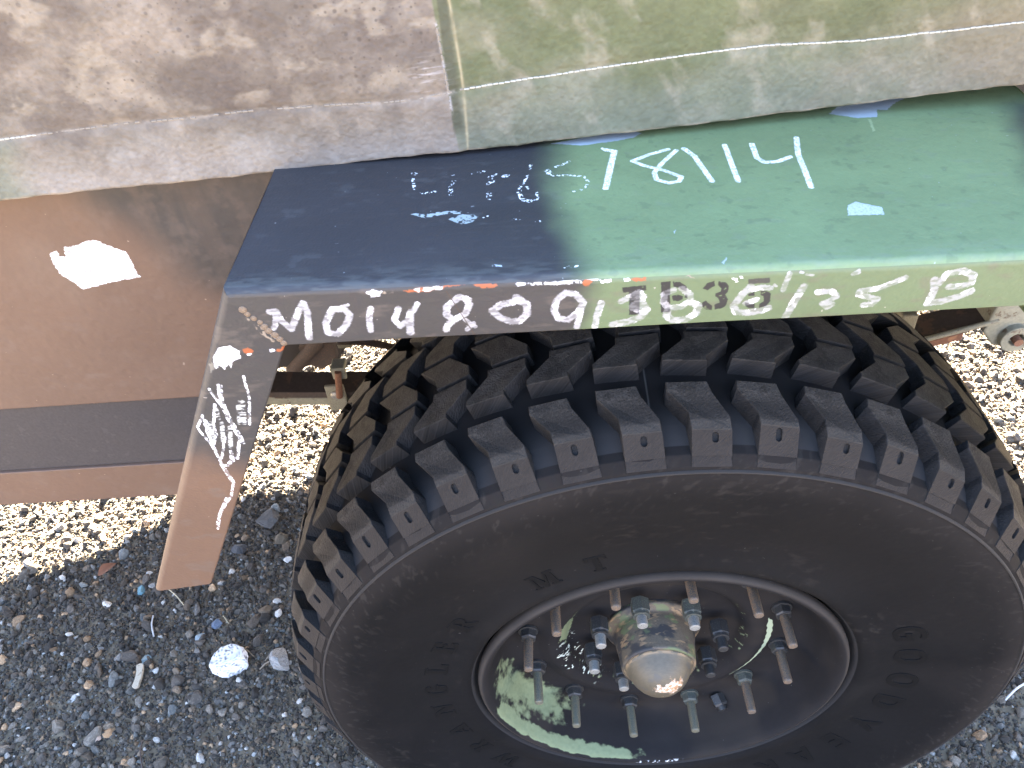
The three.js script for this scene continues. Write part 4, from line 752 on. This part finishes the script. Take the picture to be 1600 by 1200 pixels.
  part('cover_top', grid(24, top.length - 1, (s, t) => { const [z, y] = top[Math.round(t * (top.length - 1))], x = mix(-1.95, 1.55, s); return [x, y + 0.012 * Math.sin(s * 31), z, x, z]; }, true), new THREE.MeshStandardMaterial({ map: tm, roughness: 0.95, side: THREE.DoubleSide }), cover);
}

// ---------------------------------------------------------------- odd stones and litter lying on the gravel
function rock(name, label, category, [x, z], size, colourFn, seed, squash = 0.75, group) {
  const R = rng(seed), g = new THREE.IcosahedronGeometry(1, 12), p = g.attributes.position, uv = g.attributes.uv, v = new THREE.Vector3(), cuts = [];
  for (let i = 0; i < 11; i++) cuts.push([new THREE.Vector3(R() - 0.5, R() - 0.5, R() - 0.5).normalize(), 0.46 + 0.30 * R()]);
  const cols = [];
  for (let i = 0; i < p.count; i++) {
    v.fromBufferAttribute(p, i); const a = v.clone(); v.multiplyScalar(0.85 + 0.3 * fbm(a.x * 2 + seed, a.y * 2 + a.z * 1.7, 3));
    for (const [n, d] of cuts) { const e = v.dot(n) - d; if (e > 0) v.addScaledVector(n, -e * 0.9); }
    v.addScaledVector(a, 0.09 * (fbm(a.x * 9 + seed, a.y * 9 + a.z * 8, 3) - 0.5)); p.setXYZ(i, v.x * size, v.y * size * squash, v.z * size * 0.92);
    cols.push(...colourFn(a, R));
  }
  g.setAttribute('color', new THREE.Float32BufferAttribute(cols, 3)); g.computeVertexNormals();
  const o = new THREE.Mesh(g, new THREE.MeshStandardMaterial({ vertexColors: true, roughness: 0.9 })); o.name = numbered(name); o.position.set(x, size * squash * 0.62, z); o.rotation.y = seed; o.castShadow = o.receiveShadow = true; o.userData = { label, category }; if (group) o.userData.group = group; scene.add(o); return o;
}
const granite = (dark, light) => a => { const n = fbm(a.x * 31 + a.y * 17 + 5, a.y * 27 + a.z * 37, 3), c = light.slice(); mix3(c, dark, smooth(0.58, 0.66, n) * 0.9); mix3(c, light.map(q => q * 0.75), smooth(0.5, 0.7, fbm(a.x * 5, a.z * 5 + a.y * 4, 2)) * 0.6); return c; };
const even = rgb => a => { const k = 0.8 + 0.4 * fbm(a.x * 4 + 2, a.y * 4 + a.z * 3, 3); return rgb.map(q => q * k); };
rock('granite_stone', 'white granite stone with black specks lying on the gravel left of the tyre', 'stone', [-0.768, -0.304], 0.041, granite([0.06, 0.065, 0.07], [0.78, 0.79, 0.80]), 3, 0.8);
rock('granite_stone', 'grey speckled stone lying against the foot of the tyre', 'stone', [-0.664, -0.309], 0.026, granite([0.09, 0.09, 0.09], [0.27, 0.265, 0.25]), 8, 0.8);
const pebbles = [
  ['flat turquoise blue pebble below the tip of the fender leg', [-1.003, -0.492], 0.0125, [0.13, 0.25, 0.29]], ['small white pebble above the turquoise pebble by the fender leg', [-0.998, -0.529], 0.011, [0.5, 0.5, 0.48]],
  ['slate blue pebble between the fender leg and the white granite stone', [-0.813, -0.399], 0.0135, [0.13, 0.16, 0.21]], ['pale blue grey pebble just above the white granite stone', [-0.842, -0.371], 0.013, [0.24, 0.29, 0.31]], ['pale greenish blue pebble above the wood chip', [-0.939, -0.328], 0.013, [0.27, 0.33, 0.33]],
  ['white pebble tucked against the left edge of the tyre tread', [-0.700, -0.549], 0.010, [0.6, 0.59, 0.56]], ['long orange tan pebble near the bottom left corner', [-0.96, -0.185], 0.012, [0.42, 0.25, 0.13]], ['small peach pebble beside the orange tan pebble', [-0.979, -0.177], 0.010, [0.45, 0.32, 0.24]],
  ['brown stone left of the tyre below the fender leg', [-0.722, -0.425], 0.0165, [0.12, 0.09, 0.06]], ['brown rounded stone just left of the other brown stone by the tyre', [-0.738, -0.402], 0.0165, [0.085, 0.066, 0.048]], ['grey lava stone nearest the sunlit ground between leg and tyre', [-0.764, -0.655], 0.030, [0.085, 0.083, 0.080]],
  ['olive brown stone beside the tyre at the shadow edge', [-0.722, -0.600], 0.019, [0.105, 0.085, 0.058]], ['dark grey stone right of the fender leg', [-0.812, -0.585], 0.021, [0.06, 0.062, 0.065]],
];
pebbles.forEach(([label, at, s, c], k) => rock('pebble', label, 'pebble', at, s, even(c), 20 + k, 0.62));
function strand(name, label, category, pts, r, rgb, m) { const g = tube(pts.map(([x, z], i) => [x, 0.011 + 0.002 * Math.sin(i * 2.1) + (pts.length > 2 && i === 1 ? 0.002 : 0), z]), r, 16, 7); const o = new THREE.Mesh(g, std(rgb, 0.85)); o.name = numbered(name); o.castShadow = o.receiveShadow = true; o.userData = { label, category }; scene.add(o); }
strand('dry_twig', 'dry grey twig resting against the grey speckled stone, upper of two', 'twig', [[-0.695, -0.310], [-0.682, -0.327], [-0.665, -0.338]], 0.0016, [0.20, 0.165, 0.12]);
strand('dry_twig', 'dry grey twig in front of the grey speckled stone, lower of two', 'twig', [[-0.702, -0.293], [-0.688, -0.305], [-0.669, -0.312]], 0.0015, [0.21, 0.175, 0.13]);
strand('dry_twig', 'thin dark twig near the bottom edge below the wood chip', 'twig', [[-0.888, -0.165], [-0.882, -0.14], [-0.872, -0.115]], 0.0013, [0.07, 0.05, 0.04]);
strand('straw', 'white straw lying left of the granite stone', 'straw', [[-0.952, -0.424], [-0.946, -0.40], [-0.936, -0.377]], 0.0015, [0.5, 0.5, 0.5]);
strand('straw', 'pale yellow straw poking out under the fender leg tip', 'straw', [[-0.940, -0.487], [-0.915, -0.466], [-0.890, -0.441]], 0.0011, [0.48, 0.42, 0.28]);
strand('straw', 'short straw just above the white granite stone', 'straw', [[-0.804, -0.415], [-0.797, -0.407], [-0.789, -0.398]], 0.0009, [0.4, 0.34, 0.22]);
strand('straw', 'brown straw between the granite stone and the tyre', 'straw', [[-0.756, -0.346], [-0.738, -0.336], [-0.72, -0.322]], 0.0011, [0.22, 0.17, 0.11]);
strand('straw', 'white straw by the right edge of the tyre', 'straw', [[0.628, -0.168], [0.655, -0.186], [0.69, -0.203]], 0.0018, [0.6, 0.6, 0.6]);
{ // curved bleached wood chip
  const s = new THREE.Shape(); s.moveTo(-0.006, 0.022); s.quadraticCurveTo(0.002, 0.026, 0.006, 0.021); s.quadraticCurveTo(0.008, 0, 0.002, -0.021); s.quadraticCurveTo(-0.006, -0.025, -0.009, -0.017); s.quadraticCurveTo(-0.001, 0, -0.006, 0.022);
  const g = new THREE.ExtrudeGeometry(s, { depth: 0.004, bevelEnabled: true, bevelThickness: 0.0014, bevelSize: 0.0012, bevelSegments: 2 }); g.rotateX(-Math.PI / 2);
  const o = new THREE.Mesh(g, worn([0.42, 0.36, 0.27], [0.25, 0.2, 0.14], 0.05, 0.9, 95, 200)); o.name = 'wood_chip'; o.position.set(-0.937, 0.009, -0.291); o.rotation.set(0.1, 0.15, 0.08); o.castShadow = o.receiveShadow = true; o.userData = { label: 'curved bleached wood chip lying on the dark gravel', category: 'wood chip' }; scene.add(o);
}
{ // curled brown leaf on the shadow line
  const g = grid(12, 6, (s, t) => { const w = 0.012 * Math.sin(Math.PI * Math.pow(s, 0.8)) * (t - 0.5) * 2; return [mix(-0.022, 0.022, s), 0.004 + 0.10 * w * w / 0.003 + 0.004 * Math.sin(s * 3), w, s, t]; });
  const o = new THREE.Mesh(g, std([0.16, 0.06, 0.025], 0.8)); o.name = 'dry_leaf'; o.position.set(-1.089, 0.012, -0.543); o.rotation.set(0.1, 0.6, 0.12); o.castShadow = o.receiveShadow = true; o.userData = { label: 'curled red brown leaf at the edge of the shadow', category: 'leaf' }; scene.add(o);
}
renderer.render(scene, camera);
